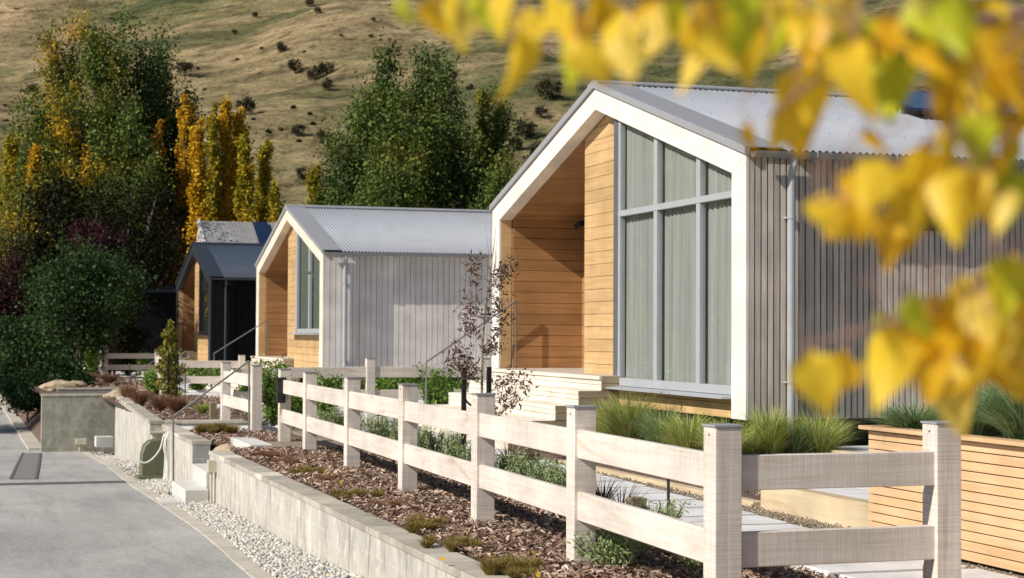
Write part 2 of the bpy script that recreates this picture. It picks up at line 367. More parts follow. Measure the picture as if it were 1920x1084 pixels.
# ================================================================== SETTING
RGT = np.array([math.cos(YAW), -math.sin(YAW)]); FWD = np.array([math.sin(YAW), math.cos(YAW)])
def hz(u, d):   # hill height, u to the right, d away along the view
    u = np.asarray(u, float); d = np.asarray(d, float)
    base = -1.9+np.clip(d-125, 0, None)*.255+np.clip(d-420, 0, None)*.13
    k = np.clip((d-110)/140, 0, 1)
    r1 = 1-np.abs(vn((u*.9+d*.55)/95+3.3, (d*.6-u*.3)/190+1.7))     # spurs running down to the right
    t_ = np.clip(((u+73)*81+(d-540)*-280)/(81**2+280**2), -.3, 1.05); dist = np.hypot(u-(-73+81*t_), d-(540-280*t_)); sg_ = np.where(u-(-73+81*t_) > 0, 16, 45)
    z = base+k*(r1*13-8+fbm(u/70, d/70, 6)*5.0+11*np.exp(-(dist/sg_)**2))
    return z
us = np.concatenate([np.linspace(-900, -190, 60), np.linspace(-185, 185, 230), np.linspace(190, 800, 50)]); ds = np.concatenate([np.linspace(-60, 100, 20), np.linspace(104, 560, 250), np.linspace(570, 1500, 60)])
U, D = np.meshgrid(us, ds); Zt = hz(U, D)
V = np.stack([U*RGT[0]+D*FWD[0], U*RGT[1]+D*FWD[1], Zt], -1).reshape(-1, 3)
nu = len(us); ii = (np.arange(len(ds)-1)[:, None]*nu+np.arange(nu-1)[None]).ravel()
o = npmesh('hill', V, np.stack([ii, ii+1, ii+nu+1, ii+nu], 1), HILL, smooth=True); struct(o)
def hillhit(px, py):
    r = ray(px, py)/FPX; t = np.linspace(112, 1400, 4000); P = CP[None]+t[:, None]*r[None]
    u = P[:, 0]*RGT[0]+P[:, 1]*RGT[1]; d = P[:, 0]*FWD[0]+P[:, 1]*FWD[1]
    k = np.argmax(P[:, 2] < hz(u, d)); return P[k], t[k]
def prof(y): return float(np.interp(y, [0, 10, 12, 14, 17, 20, 28, 38, 60, 110], [-.22, -.35, -.39, -.465, -.52, -.58, -.75, -1.3, -1.35, -1.4]))
ys = [-20, 0, 10, 12, 14, 17, 20, 22, 24, 26, 28, 30, 32, 34, 36, 38, 45, 60, 85, 112]
def sheet(name, x0, x1, m, dz=0, ylist=ys, xf=None):
    b = MB()
    for a, c in zip(ylist[:-1], ylist[1:]):
        X0, X1 = (x0, x1) if not xf else (None, None)
        q = [(x0(a), a, prof(a)+dz), (x1(a), a, prof(a)+dz), (x1(c), c, prof(c)+dz), (x0(c), c, prof(c)+dz)]
        b.poly(q)
    return b.build(name, m)
def roadhit(px, py):
    r = ray(px, py)/FPX
    for t_ in np.linspace(8, 90, 4000):
        P_ = CP+t_*r
        if P_[2] < prof(P_[1]): return P_
KH = [roadhit(*q_) for q_ in ((474, 1083), (420, 1034), (375, 997), (300, 945), (245, 910), (205, 877), (169, 850))]; KH[-1] = np.array([2.75, 39, -1.3])
KY = [0.]+[float(h[1]) for h in KH]+[45., 112.]; KX = [float(KH[0][0])-.02]+[float(h[0]) for h in KH]+[2.0, 2.0]
print('KERB', [(round(a, 2), round(b_, 2)) for a, b_ in zip(KY, KX)])
kx = lambda y: float(np.interp(y, KY, KX))
wx = lambda y: float(np.interp(y, [0, 20, 27, 38, 45, 112], [3.0, 2.95, 2.9, 3.4, 3.5, 3.6]))
struct(sheet('road', lambda y: -9, lambda y: kx(y), ASPH, 0, sorted(set(ys+[39.4]+[round(float(v), 2) for v in KY[1:-3]]))))
struct(sheet('verge', lambda y: -70, lambda y: -8.98, VERGE, -.006))
struct(sheet('gravel_bed', lambda y: kx(y)+.02, wx, WGRAVG, -.03, [-20, 0, 10, 12, 14, 17, 20, 23, 26, 28, 30, 34, 38, 39.5]))
struct(sheet('road_seam', lambda y: -9, lambda y: kx(y)-.01, SEAM, .005, [23.75, 23.97, 24.15]))
def strip(name, L0, L1, m, dz):
    def den(L): return [(L[i][0]+(L[i+1][0]-L[i][0])*k/10, L[i][1]+(L[i+1][1]-L[i][1])*k/10) for i in range(len(L)-1) for k in range(10)]+[L[-1]]
    A_ = [roadhit(*q) for q in den(L0)]; B_ = [roadhit(*q) for q in den(L1)]; b = MB()
    for k in range(len(A_)-1): b.poly([(A_[k][0], A_[k][1], prof(A_[k][1])+dz), (B_[k][0], B_[k][1], prof(B_[k][1])+dz), (B_[k+1][0], B_[k+1][1], prof(B_[k+1][1])+dz), (A_[k+1][0], A_[k+1][1], prof(A_[k+1][1])+dz)])
    return struct(b.build(name, m))
strip('road_patch', [(22, 899), (33, 874), (43, 850)], [(68, 899), (73, 874), (77, 850)], PATCH, .006)
strip('road_patch_seam', [(17, 899), (29, 874), (41, 850)], [(23, 899), (34, 874), (45, 850)], SEAM, .011)
strip('road_patch_seam', [(65, 899), (70, 874), (74, 850)], [(70, 899), (75, 874), (78, 850)], SEAM, .011)
# kerb: flush concrete strip
b = MB(); yk = sorted(set([0, 6, 10, 12, 14, 15.5, 17, 19, 20, 21.5, 23, 25, 27, 28, 30, 34, 38, 39.4]+[round(float(v), 2) for v in KY[1:-3]]))
for a, c in zip(yk[:-1], yk[1:]):
    w0 = .13
    b.hexa([(kx(a)-.01, a, prof(a)-.1), (kx(a)+w0, a, prof(a)-.1), (kx(c)+w0, c, prof(c)-.1), (kx(c)-.01, c, prof(c)-.1), (kx(a)-.01, a, prof(a)+.012), (kx(a)+w0, a, prof(a)+.012), (kx(c)+w0, c, prof(c)+.012), (kx(c)-.01, c, prof(c)+.012)])
struct(b.build('kerb', KERB))
# kerb and far kerb beyond the walls
b = MB()
for a, c in ((40.2, 50), (50, 62), (62, 85), (85, 110)):
    b.hexa([(1.55, a, prof(a)-.1), (1.95, a, prof(a)-.1), (1.95, c, prof(c)-.1), (1.55, c, prof(c)-.1), (1.55, a, prof(a)+.05), (1.95, a, prof(a)+.05), (1.95, c, prof(c)+.05), (1.55, c, prof(c)+.05)])
struct(b.build('far_kerb', KERB))
# garden ground
def slab(name, x0, x1, y0, y1, z0, z1, m): return struct(MB().box(x0, x1, y0, y1, z0, z1).build(name, m))
# mulch bed with a slightly uneven top
def bumpy(name, x0, x1, y0, y1, z, amp, m, st=.12):
    nx = int((x1-x0)/st)+2; ny = int((y1-y0)/st)+2
    X, Y = np.meshgrid(np.linspace(x0, x1, nx), np.linspace(y0, y1, ny)); Z = z+fbm(X*2.1, Y*2.1, 3)*amp
    i = (np.arange(ny-1)[:, None]*nx+np.arange(nx-1)[None]).ravel()
    return struct(npmesh(name, np.stack([X, Y, Z], -1).reshape(-1, 3), np.stack([i, i+1, i+nx+1, i+nx], 1), m, smooth=True))
bumpy('mulch_bed', 2.95, 4.78, 2, 20.25, -.03, .02, MULCHG)
bumpy('mulch_bed', 2.95, 4.78, 21.7, 24.6, -.04, .02, MULCHG)
bumpy('mulch_bed', 3.0, 5.4, 27.15, 40, -.07, .02, MULCHG)
bumpy('mulch_bed', 1.9, 5.4, 41.5, 56, -.15, .07, MULCHG, .3)
slab('gravel_ground', 4.5, 14, 3, 24.62, -.5, -.012, GRAVG)
slab('gravel_ground', 3.45, 4.9, 20.2, 21.75, -.5, -.004, GRAVG)
slab('yard_paving', 4.9, 30, 24.62, 44.9, -.5, -.075, PAVER)
slab('yard_paving', 3.1, 4.95, 24.62, 27.05, -.5, -.085, PAVER)
slab('yard_paving', 5.3, 30, 44.9, 110, -1.5, -.16, PAVER)
slab('side_garden_ground', 14, 60, 2, 110, -1.6, -.09, MULCHG)
struct(MB().prism([(1.97, -1.9), (5.35, -1.9), (5.35, -.24), (3.3, -.24), (1.97, -1.28)], 39.9, 75, 1).build('bank', MULCHG)) if 0 else struct(MB().hexa([(1.15, 39.9, -2), (5.35, 39.9, -2), (5.35, 75, -2), (1.15, 75, -2), (2.9, 39.9, -.24), (5.35, 39.9, -.24), (5.35, 75, -.24), (2.9, 75, -.24)]).build('bank', MULCHG))
# paver path
b = MB()
for i in range(34):
    y = 4.0+i*.6; xr = 5.62+max(0, y-10)*.045; jit = random.uniform(-.01, .01)
    b.box(4.72+max(0, y-16)*.04+jit, xr+jit, y, y+.49, -.05, .038)
struct(b.build('garden_path', PAVER, bev=.006))
# raised terraces with sleeper edges
def terrace(name, x0, x1, y0, y1, z):
    b = MB(); n = max(1, round((x1-x0)/.6)); k = max(1, round((y1-y0)/.6))
    for i in range(n):
        for j in range(k):
            b.box(x0+(x1-x0)*i/n+.004, x0+(x1-x0)*(i+1)/n-.004, y0+(y1-y0)*j/k+.004, y0+(y1-y0)*(j+1)/k-.004, -.05, z)
    struct(b.build(name, PAVER, bev=.004))
terrace('terrace', 6.27, 8.4, 10.5, 12.5, .17); terrace('terrace', 8.3, 11.4, 13.3, 15.9, .24); terrace('terrace', 7.42, 11.2, 11.2, 12.9, .25)
def sleeper(p0, p1, z0, z1, t, label, axis='y'):
    x0, y0 = p0; x1, y1 = p1
    b = MB(); L = (y1-y0) if axis == 'y' else (x1-x0)
    b.box(x0, x1, y0, y1, z0, z1); o = b.build('timber_sleeper', SLEEPER, bev=.006)
    return tag(o, label, 'timber edging', 'timber edging around the terraces')
sleeper((6.12, 10.42), (6.26, 12.56), -.1, .19, .1, 'knotty pine sleeper retaining the low grey terrace beside the slatted planter')
sleeper((6.27, 12.51), (7.0, 12.62), -.1, .19, .1, 'short pine sleeper across the far end of the low terrace')
sleeper((7.28, 11.2), (7.41, 12.9), .17, .27, .1, 'pale upper step sleeper behind the low grey terrace')
sleeper((8.16, 13.3), (8.29, 15.2), -.1, .25, .1, 'pine sleeper edging the upper slab terrace near the tussock grass')
sleeper((6.12, 12.7), (6.22, 17.6), -.1, .03, .1, 'long low sleeper edging the path in front of the tussock bed')
slab('tussock_bed', 6.24, 10, 12.64, 19.2, -.4, .035, MULCHG)
slab('tussock_bank', 6.8, 8.15, 13.0, 18.9, -.4, .12, MULCHG)
# ------------------------------------------------------------------ retaining walls
def wallthing(name, label, poly, z0, z1, cap=.05, ms=(WALLM, COPING)):
    (x, y) = poly[0]; t = thing(name, (x, y, 0), label, 'retaining wall', 'concrete block retaining walls')
    P = [(a-x, c-y) for a, c in poly]
    MB().prism(P, z0, z1-cap, 2).build('block_face', ms[0], t)
    cx = sum(p[0] for p in P)/len(P); cy = sum(p[1] for p in P)/len(P)
    Q = [(p[0]+(.012 if p[0] > cx else -.012), p[1]+(.012 if p[1] > cy else -.012)) for p in P]
    if len(Q) == 4 and abs(Q[1][1]-Q[0][1]) > 2:
        b = MB(); L_ = abs(Q[1][1]-Q[0][1]); n_ = int(L_/.4); lp = lambda a_, c_, k_: (a_[0]+(c_[0]-a_[0])*k_, a_[1]+(c_[1]-a_[1])*k_)
        for k_ in range(n_):
            f0, f1 = (k_+.006)/n_, (k_+.994)/n_; q_ = [lp(Q[0], Q[1], f0), lp(Q[0], Q[1], f1), lp(Q[3], Q[2], f1), lp(Q[3], Q[2], f0)]; dz_ = random.uniform(-.0025, .0025)
            b.hexa([(u_, v_, z1-cap+.002) for u_, v_ in q_]+[(u_, v_, z1+dz_) for u_, v_ in q_])
        b.build('coping', ms[1], t, bev=.003)
    else: MB().prism(Q, z1-cap+.002, z1, 2).build('coping', ms[1], t, bev=.004)
    return t
wallthing('retaining_wall', 'long stained block wall in front of the bark mulch bed', [(2.82, 20.28), (2.82, 2), (3.02, 2), (3.02, 20.28)], -.9, -.01)
t = wallthing('retaining_wall', 'short block wall stub between the front steps and the green cabinet', [(2.80, 24.4), (2.80, 21.68), (3.02, 21.68), (3.02, 24.4)], -.95, .02)
MB().box(.003, .217, -2.728, -2.722, -.55, -.04).build('end_panel', WALLX, t)
t = wallthing('retaining_wall', 'tall angled block wall of the raised bed behind the green cabinet', [(3.22, 37.6), (2.84, 27.0), (3.06, 27.0), (3.44, 37.6)], -1.6, .0, .05)
t = wallthing('retaining_wall', 'grey block return wall facing the camera behind the wall stub', [(3.065, 27.0), (4.75, 27.0), (4.75, 27.2), (3.065, 27.2)], -.95, .0, .05, (WALLX, COPING))
t = wallthing('retaining_wall', 'low block wall closing the recess behind the green cabinet', [(3.03, 24.2), (3.2, 24.2), (3.2, 26.99), (3.03, 26.99)], -.95, -.05, .05, (WALLM, COPING))
xl = 1.80
t = wallthing('retaining_wall', 'olive grey block wall at the end of the road with vent pipes', [(xl, 39.6), (3.55, 39.6), (3.55, 39.85), (xl, 39.85)], -1.9, -.03, .05, (WALLB, COPING))
t = wallthing('retaining_wall', 'thin pale upper garden kerb wall above the olive grey wall', [(2.35, 43.6), (4.9, 43.6), (4.9, 43.78), (2.35, 43.78)], -.4, -.02, .05, (WALLX, COPING))
# rock beside steps
def rock(p, s, label, sq=(1, 1, .55)):
    import bmesh
    bm = bmesh.new(); bmesh.ops.create_icosphere(bm, subdivisions=3, radius=1)
    o1, o2 = random.uniform(0, 90), random.uniform(0, 90)
    for v in bm.verts:
        n = v.co.normalized(); k = 1+.22*float(vn(np.array(n.x*1.7+o1), np.array(n.y*1.7+n.z*1.3+o2)))+.08*float(vn(np.array(n.x*5+o2), np.array(n.y*5+n.z*4+o1)))
        v.co = Vector((n.x*sq[0], n.y*sq[1], n.z*sq[2]))*k*s
    me = bpy.data.meshes.new('rock'); bm.to_mesh(me); bm.free(); me.materials.append(ROCK)
    o = bpy.data.objects.new('rock', me); COL.objects.link(o); o.location = p; tag(o, label, 'rock', 'rocks in the garden beds'); return o
rock((3.18, 20.95, -.12), .15, 'brown rock tucked beside the pale top step'); rock((3.15, 21.45, -.1), .16, 'flat brown rock between the wall stub and the top step')
rock((3.2, 20.42, -.1), .10, 'small rounded rock at the end of the long wall coping')
rock(tuple(onz(112, 728, -.1)*[1, 1, 1]), .42, 'large sandstone boulder above the olive grey wall', (1.3, 1, .5)); rock(tuple(onz(245, 742, -.02)), .34, 'pale flat boulder on the corner of the angled wall', (1.5, 1.1, .45))
rock(tuple(onz(145, 722, -.05)), .22, 'smaller sandstone lump beside the large boulder')
# front steps from the road
t = thing('front_steps', (2.5, 20.9, -.6), 'pale concrete steps rising from the gravel between the two block walls', 'steps')
for (x0, x1, y0, y1, z0, z1) in ((2.51, 2.78, 20.05, 21.32, -.62, -.44), (2.781, 3.03, 20.30, 21.66, -.62, -.26), (3.031, 3.29, 20.305, 21.66, -.5, -.10), (3.291, 3.56, 20.31, 21.80, -.3, .05)):
    MB().box(x0-2.5, x1-2.5, y0-20.9, y1-20.9, z0+.6, z1+.6).build('step', WHITECON, t, bev=.006)
t = MB().box(-.24, .0, -.5, .1, -.02, .02).build('stepping_slab', WHITECON, bev=.004, loc=(2.48, 20.5, -.588)); tag(t, 'pale square paving slab lying in the gravel below the front steps', 'paving slab')
# ------------------------------------------------------------------ HOUSES
def house(name, dy, dx, dz, label, st):
    XF, YC = 7.49+dx, 20.01+dy
    root = thing(name, (XF, YC, dz), label, 'house', 'gabled timber houses in a row')
    HW = 4.30; ZB, ZE, ZA = .52, 3.19, 4.418; SL = (ZA-ZE)/HW; L = st.get('L', 14.0)
    zt = lambda y: ZA-abs(y)*SL           # outer top line of the portal frame
    B = lambda: MB()
    FW, FM, CL, CD = st['frame'], st['flash'], st['clad'], CEDAR
    # portal frame
    LEG = .335; T = .27; PD = .0
    for s in (-1, 1):
        a = s*HW; c = s*(HW-LEG)
        zb_in = zt(c)-T
        pts = [(a, ZB if s < 0 else ZB), (c, ZB), (c, zb_in), (a, ZE)]
        B().prism(pts if s < 0 else pts[::-1], 0, .038, 0).build('portal_leg', FW['z'], root, bev=.004)
        pr = [(a-s*.0, ZE+.001), (0.0005*s, ZA), (0.0005*s, ZA-T), (c, zb_in+.001)]
        B().prism(pr if s < 0 else pr[::-1], 0, .19, 0).build('portal_rafter', FW['y'], root, bev=.004)
    # barge capping on top of the frame, both rakes
    for s in (-1, 1):
        e = s*(HW+.05)
        pr = [(e, ZE-.05*SL+.002), (0, ZA+.003), (0, ZA+.085), (e, ZE-.05*SL+.082)]
        B().prism(pr, -.035, .02, 0).build('barge_cap', FM, root)
        pr = [(e, ZE-.05*SL+.070), (0, ZA+.072), (0, ZA+.085), (e, ZE-.05*SL+.083)]
        B().prism(pr, .022, .40, 0).build('barge_flashing', st['strip'], root)
    # corrugated roof, one sheet per slope
    pit = .076; n = int((L-.38)/pit*8); X = .38+np.arange(n+1)*pit/8; cz = .012*np.cos(2*PI*X/pit)
    for s in (-1, 1):
        ey = s*(HW+.125)
        V = np.concatenate([np.stack([X, np.full_like(X, ey), (ZA+.066-abs(ey)*SL)+cz], 1), np.stack([X, np.zeros_like(X), np.full_like(X, ZA+.066)+cz], 1)])
        i = np.arange(n); F = np.stack([i, i+1, i+n+2, i+n+1], 1) if s < 0 else np.stack([i+n+1, i+n+2, i+1, i], 1)
        rf = npmesh('roof_sheet', V, F, st['roof'], root, True)
        md = rf.modifiers.new('t', 'SOLIDIFY'); md.thickness = .004; md.offset = 0
    if st.get('screws'):
        b = MB()
        for t_ in (.06, .28, .52, .76, .95):
            yy = -(HW+.1)*t_; 
            for k in range(2, int((L-.38)/pit), 3): 
                x = .38+k*pit; z = ZA+.066-abs(yy)*SL+.011; b.box(x-.007, x+.007, yy-.007, yy+.007, z, z+.010)
        b.build('roof_screws', PIPE, root)['kind'] = 'stuff'
    # ridge cap
    b = B()
    for s in (-1, 1):
        b.prism([(0, ZA+.105), (s*.19, ZA+.105-.19*SL), (s*.19, ZA+.085-.19*SL), (0, ZA+.09)], -.035, L+.02, 0)
    b.build('ridge_cap', FM, root)
    # gutters with brackets and downpipes
    for s in (-1, 1):
        b = B(); gy = s*(HW+.135); gz = ZE+.012
        arc = [(gy+.062*math.cos(t), gz+.062*math.sin(t)) for t in np.linspace(PI, 2*PI, 9)]; arc2 = [(gy+.055*math.cos(t), gz+.055*math.sin(t)) for t in np.linspace(2*PI, PI, 9)]
        b.prism(arc+arc2, .02, L, 0); gt = b.build('gutter', st['gut'], root)
        b = B()
        x = .7
        while x < L:
            b.tube([(x, gy+.067*math.cos(t), gz+.067*math.sin(t)) for t in np.linspace(PI*.98, 2.02*PI, 9)], .006, 5); b.box(x-.012, x+.012, gy-s*.0, gy-s*.11, gz-.085, gz-.065); x += .9
        b.build('gutter_bracket', st['pipe'], gt)
        b = B(); dxp = .47; wy = s*(HW+.07)
        b.tube([(dxp, gy, gz-.05), (dxp, gy, gz-.12), (dxp, wy, gz-.22), (dxp, wy, .0)], .040, 12)
        dp = b.build('downpipe', st['pipe'], root, smooth=False)
        for z in (.9, 2.55):
            b = B(); b.tube([(dxp, wy, z-.012), (dxp, wy, z+.012)], .047, 12); b.box(dxp-.055, dxp+.055, min(wy, s*HW), max(wy, s*HW)-.001, z-.01, z+.01); b.build('pipe_clip', st['pipe'], dp)
    for s in (-1, 1):
        c = s*(HW-LEG); B().box(.039, .205, min(c, c+s*.03), max(c, c+s*.03), ZB, zt(c)-T).build('portal_lining', FW['z'] if s < 0 else CD['x'], root)
    # side walls: portal sleeve then recessed wall
    pw, gap = st['pitch'], st['gap']; SLV = .72; RC = .17
    for s in (-1, 1):
        B().prism([(s*(HW-.03), ZB), (s*(HW-.10), ZB), (s*(HW-.10), ZE-.02), (s*(HW-.03), ZE-.02)], .04, SLV-.01, 0).build('wall_backing', BLACKGAP, root)
        b = B(); x = .041
        while x < SLV-.01:
            x1 = min(x+pw-gap, SLV); b.box(x, x1, s*(HW-.028), s*(HW-.002), ZB, ZE-.01+random.uniform(0, .003)); x += pw
        b.build('cladding', CL, root, bev=st['bev'])
        yw = HW-RC
        B().prism([(s*(yw-.03), ZB), (s*(yw-.16), ZB), (s*(yw-.16), ZE+.05), (s*(yw-.03), ZE+.05)], SLV-.1, L-.1, 0).build('wall_backing', BLACKGAP, root)
        B().box(SLV-.10, SLV-.006, min(s*(yw-.02), s*(HW-.035)), max(s*(yw-.02), s*(HW-.035)), ZB, ZE+.03).build('sleeve_return', CL, root)
        b = B(); x = SLV+.004
        while x < L-.1:
            b.box(x, x+pw-gap, s*(yw-.028), s*yw+random.uniform(-.002, .002), ZB, ZE+.02); x += pw
        b.build('cladding', CL, root, bev=st['bev'])
        B().box(SLV, L-.02, min(s*(yw-.03), s*(HW+.075)), max(s*(yw-.03), s*(HW+.075)), ZE+.022, ZE+.032).build('eave_soffit', FM, root)
    # rear gable wall
    B().prism([(-HW+.2, ZB), (HW-.2, ZB), (HW-.2, ZE+.02), (0, ZA-.04), (-HW+.2, ZE+.02)], L-.12, L-.05, 0).build('rear_wall', CL, root)
    # black box standing in for the shade of the void under the floor
    B().box(.3, L-.3, -HW+.3, HW-.3, -.1, ZB-.002).build('underfloor_shade', BLACKGAP, root)
    # facade in the .21 plane: bay window, cedar boards, porch recess
    FX = .21; YI = -(HW-LEG); WL = st.get('wl', -.62); ZS = st.get('zs', .72); CN = .93; PY = HW-LEG-.02; PB = 1.27
    zi = lambda y: zt(y)-T
    # cedar boards between window and porch corner
    b = B(); bh = .158; z = ZB
    topz = lambda y: zi(y)+.02
    while z < zi(0)+.02:
        z1 = z+bh-.006
        ya, yb = WL-.05, CN
        def clip(zz): return zz
        if z1 <= min(topz(ya), topz(yb)): b.box(FX, FX+.03, ya, yb, z, z1)
        else:
            # clip with the slopes
            pts = []
            for yv in np.linspace(ya, yb, 17):
                pts.append((yv, min(z1, max(z, topz(yv)))))
            poly = [(ya, z), (yb, z)]+pts[::-1]
            if max(p[1] for p in pts) > z+.01: b.prism([p for i, p in enumerate(poly)], FX, FX+.03, 0)
        z += bh
    b.build('facade_board', CD['y'], root, bev=0)
    B().prism([(ya-.2, ZB), (CN-.005, ZB), (CN-.005, zi(CN)), (0, zi(0)+.0), (ya-.2, zi(ya-.2))], FX+.031, FX+.10, 0).build('wall_backing', BLACKGAP, root)
    # boards below the window
    zs = ZS
    b = B(); (b.box(FX-.15, FX-.12, YI+.002, WL+.2, ZB, zs-.055), b.box(FX-.15, FX-.12, YI+.002, WL+.2, zs-.049, zs-.004)) if zs < 1 else [b.box(FX-.15, FX-.12, YI+.002, WL+.2, ZB+q*.158, min(ZB+q*.158+.152, zs-.004)) for q in range(int((zs-ZB)/.158)+1)]
    B().box(FX-.119, FX+.03, YI+.01, WL+.19, ZB+.01, zs-.01).build('wall_backing', BLACKGAP, root)
    b.build('sill_board', CD['y'], root, bev=.002)
    # window (frame, glass panes, sill)
    WX = FX-.15; wy0, wy1 = YI+.0, WL-.02; zb = zs+.08
    t_ = .05
    b = B()
    b.box(WX, WX+.07, wy0, wy1, zb-.045, zb+t_)                 # bottom rail
    ztr = 2.78
    if st.get('trans', True): b.box(WX-.004, WX+.07, wy0, wy1, ztr, ztr+.07)              # transom
    MU = st.get('mull', (-1.80, -2.99))
    for ym in MU:
        b.hexa([(WX, ym-.05, zb+t_), (WX+.07, ym-.05, zb+t_), (WX+.07, ym+.05, zb+t_), (WX, ym+.05, zb+t_), (WX, ym-.05, ztr), (WX+.07, ym-.05, ztr), (WX+.07, ym+.05, ztr), (WX, ym+.05, ztr)])
        b.hexa([(WX, ym-.05, ztr+.07), (WX+.07, ym-.05, ztr+.07), (WX+.07, ym+.05, ztr+.07), (WX, ym+.05, ztr+.07), (WX, ym-.05, zi(ym-.05)+.1), (WX+.07, ym-.05, zi(ym-.05)+.1), (WX+.07, ym+.05, zi(ym+.05)+.1), (WX, ym+.05, zi(ym+.05)+.1)])
    b.hexa([(WX, wy1-.06, zb-.04), (WX+.07, wy1-.06, zb-.04), (WX+.07, wy1, zb-.04), (WX, wy1, zb-.04), (WX, wy1-.06, zi(wy1)+.05), (WX+.07, wy1-.06, zi(wy1)+.05), (WX+.07, wy1, zi(wy1)+.1), (WX, wy1, zi(wy1)+.1)])
    win = b.build('window', st['wframe'], root, bev=.003)
    B().hexa([(WX+.015, wy1+.002, zb-.06), (FX+.0, wy1+.002, zb-.06), (FX+.0, wy1+.19, zb-.06), (WX+.015, wy1+.19, zb-.06), (WX+.015, wy1+.002, zi(wy1)+.1), (FX+.0, wy1+.002, zi(wy1)+.1), (FX, wy1+.19, zi(wy1-.1)+.1), (WX+.015, wy1+.19, zi(wy1-.1)+.1)]).build('frame', st['jamb'], win)
    b = B(); b.hexa([(WX-.17, wy0+.002, zs), (WX+.06, wy0+.002, zs), (WX+.06, wy1+.22, zs), (WX-.17, wy1+.22, zs), (WX-.17, wy0+.002, zs+.018), (WX+.06, wy0+.002, zs+.034), (WX+.06, wy1+.22, zs+.034), (WX-.17, wy1+.22, zs+.018)])
    b.build('sill', st['wframe'], win)
    edges = [wy0]+sorted(MU)+[wy1-.03]
    for y0, y1 in zip(edges[:-1], edges[1:]):
        B().box(WX+.034, WX+.042, y0, y1, zb+.02, ztr+.03).build('pane', GLASS, win)
        B().prism([(y0, ztr+.03), (y1, ztr+.03), (y1, zi(y1)+.06), (y0, zi(y0)+.06)], WX+.034, WX+.042, 0).build('pane', GLASS, win)
    # curtain (pleated)
    yy = np.linspace(wy0-.2, wy1-.002, 420); xx = WX+.098+.012*np.sin(yy*2*PI/.11+np.sin(yy*5)*1.5)+.004*np.sin(yy*71)
    V = np.concatenate([np.stack([xx, yy, np.full_like(yy, zb-.02)], 1), np.stack([xx*1.0, yy, np.array([zi(v)+.05 for v in yy])], 1)])
    i = np.arange(419); npmesh('curtain', V, np.stack([i, i+1, i+421, i+420], 1), st['curt'], root, True)
    # porch recess: far side wall, back wall, near return wall, soffit
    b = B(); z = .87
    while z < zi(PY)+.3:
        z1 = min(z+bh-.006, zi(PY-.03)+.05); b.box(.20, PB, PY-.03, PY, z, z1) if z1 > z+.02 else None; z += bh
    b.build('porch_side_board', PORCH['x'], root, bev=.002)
    B().box(.195, PB+.1, PY+.001, PY+.08, ZB, zi(PY)+.1).build('wall_backing', BLACKGAP, root)
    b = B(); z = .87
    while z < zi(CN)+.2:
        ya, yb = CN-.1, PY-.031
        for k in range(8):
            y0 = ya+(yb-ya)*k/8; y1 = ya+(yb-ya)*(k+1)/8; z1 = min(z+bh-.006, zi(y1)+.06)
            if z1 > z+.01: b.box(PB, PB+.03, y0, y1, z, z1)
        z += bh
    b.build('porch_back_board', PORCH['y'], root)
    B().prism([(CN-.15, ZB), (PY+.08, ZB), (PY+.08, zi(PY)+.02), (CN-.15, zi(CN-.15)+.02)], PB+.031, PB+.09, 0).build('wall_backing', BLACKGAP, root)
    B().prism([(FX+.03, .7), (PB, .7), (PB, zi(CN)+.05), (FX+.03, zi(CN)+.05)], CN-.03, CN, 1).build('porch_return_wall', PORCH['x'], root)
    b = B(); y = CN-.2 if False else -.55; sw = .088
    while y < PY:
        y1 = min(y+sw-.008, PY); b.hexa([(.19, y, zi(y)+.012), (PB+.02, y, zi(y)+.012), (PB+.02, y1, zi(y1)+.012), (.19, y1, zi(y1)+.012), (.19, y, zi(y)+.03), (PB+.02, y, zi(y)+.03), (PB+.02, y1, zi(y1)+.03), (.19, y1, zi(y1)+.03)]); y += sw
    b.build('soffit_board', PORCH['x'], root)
    # ceiling behind the soffit closes the roof space
    for s in (-1, 1):
        B().hexa([(.19, 0, ZA-T+.04), (L-.1, 0, ZA-T+.04), (L-.1, s*(HW-.25), zt(HW-.25)-.12), (.19, s*(HW-.25), zt(HW-.25)-.12), (.19, 0, ZA+.02), (L-.1, 0, ZA+.02), (L-.1, s*(HW-.25), zt(HW-.25)+.0), (.19, s*(HW-.25), zt(HW-.25)+.0)]).build('roof_lining', BLACKGAP, root)
    # deck and steps
    SY0, SY1 = -.68, HW-.34; dk = .87
    b = B()
    x = FX+.05-.30-.10
    XD = -.17
    nbd = 8
    b.box(XD+.005, FX+.0, SY0, CN-.0, dk-.045, dk)  # strip in front of the facade boards
    xs = XD+.005; 
    yq = CN+.004
    while xs < PB-.01:
        b.box(xs, min(xs+.135, PB-.003), yq, SY1-.005, dk-.045, dk-.0005); xs += .14
    b.build('deck_board', DECK, root)
    for k in range(5):
        x0 = XD-.29*k; zt_ = dk-.174*k
        b = B()
        x2 = x0+.295 if k else XD+.15
        b.box(x0-.0, min(x2, XD+.15), SY0, SY1, zt_-.045, zt_) if k else b.box(x0-.02, x0+.004, SY0, SY1, zt_-.045, zt_)
        b.box(x0+.006, x0+.03, SY0+.004, SY1-.004, zt_-.105, zt_-.049); b.box(x0+.006, x0+.03, SY0+.004, SY1-.004, zt_-.174, zt_-.110)
        stp = b.build('step', STEPW, root, bev=.002)
        xe = FX-.004
        for (a0, a1) in ((SY0-.022, SY0-.001), (SY1+.001, SY1+.022)):
            b = B(); b.box(x0+.004, xe, a0, a1, zt_-.084, zt_-.003); b.box(x0+.004, xe, a0, a1, zt_-.171, zt_-.090); b.build('side_board', SIDEB, stp)
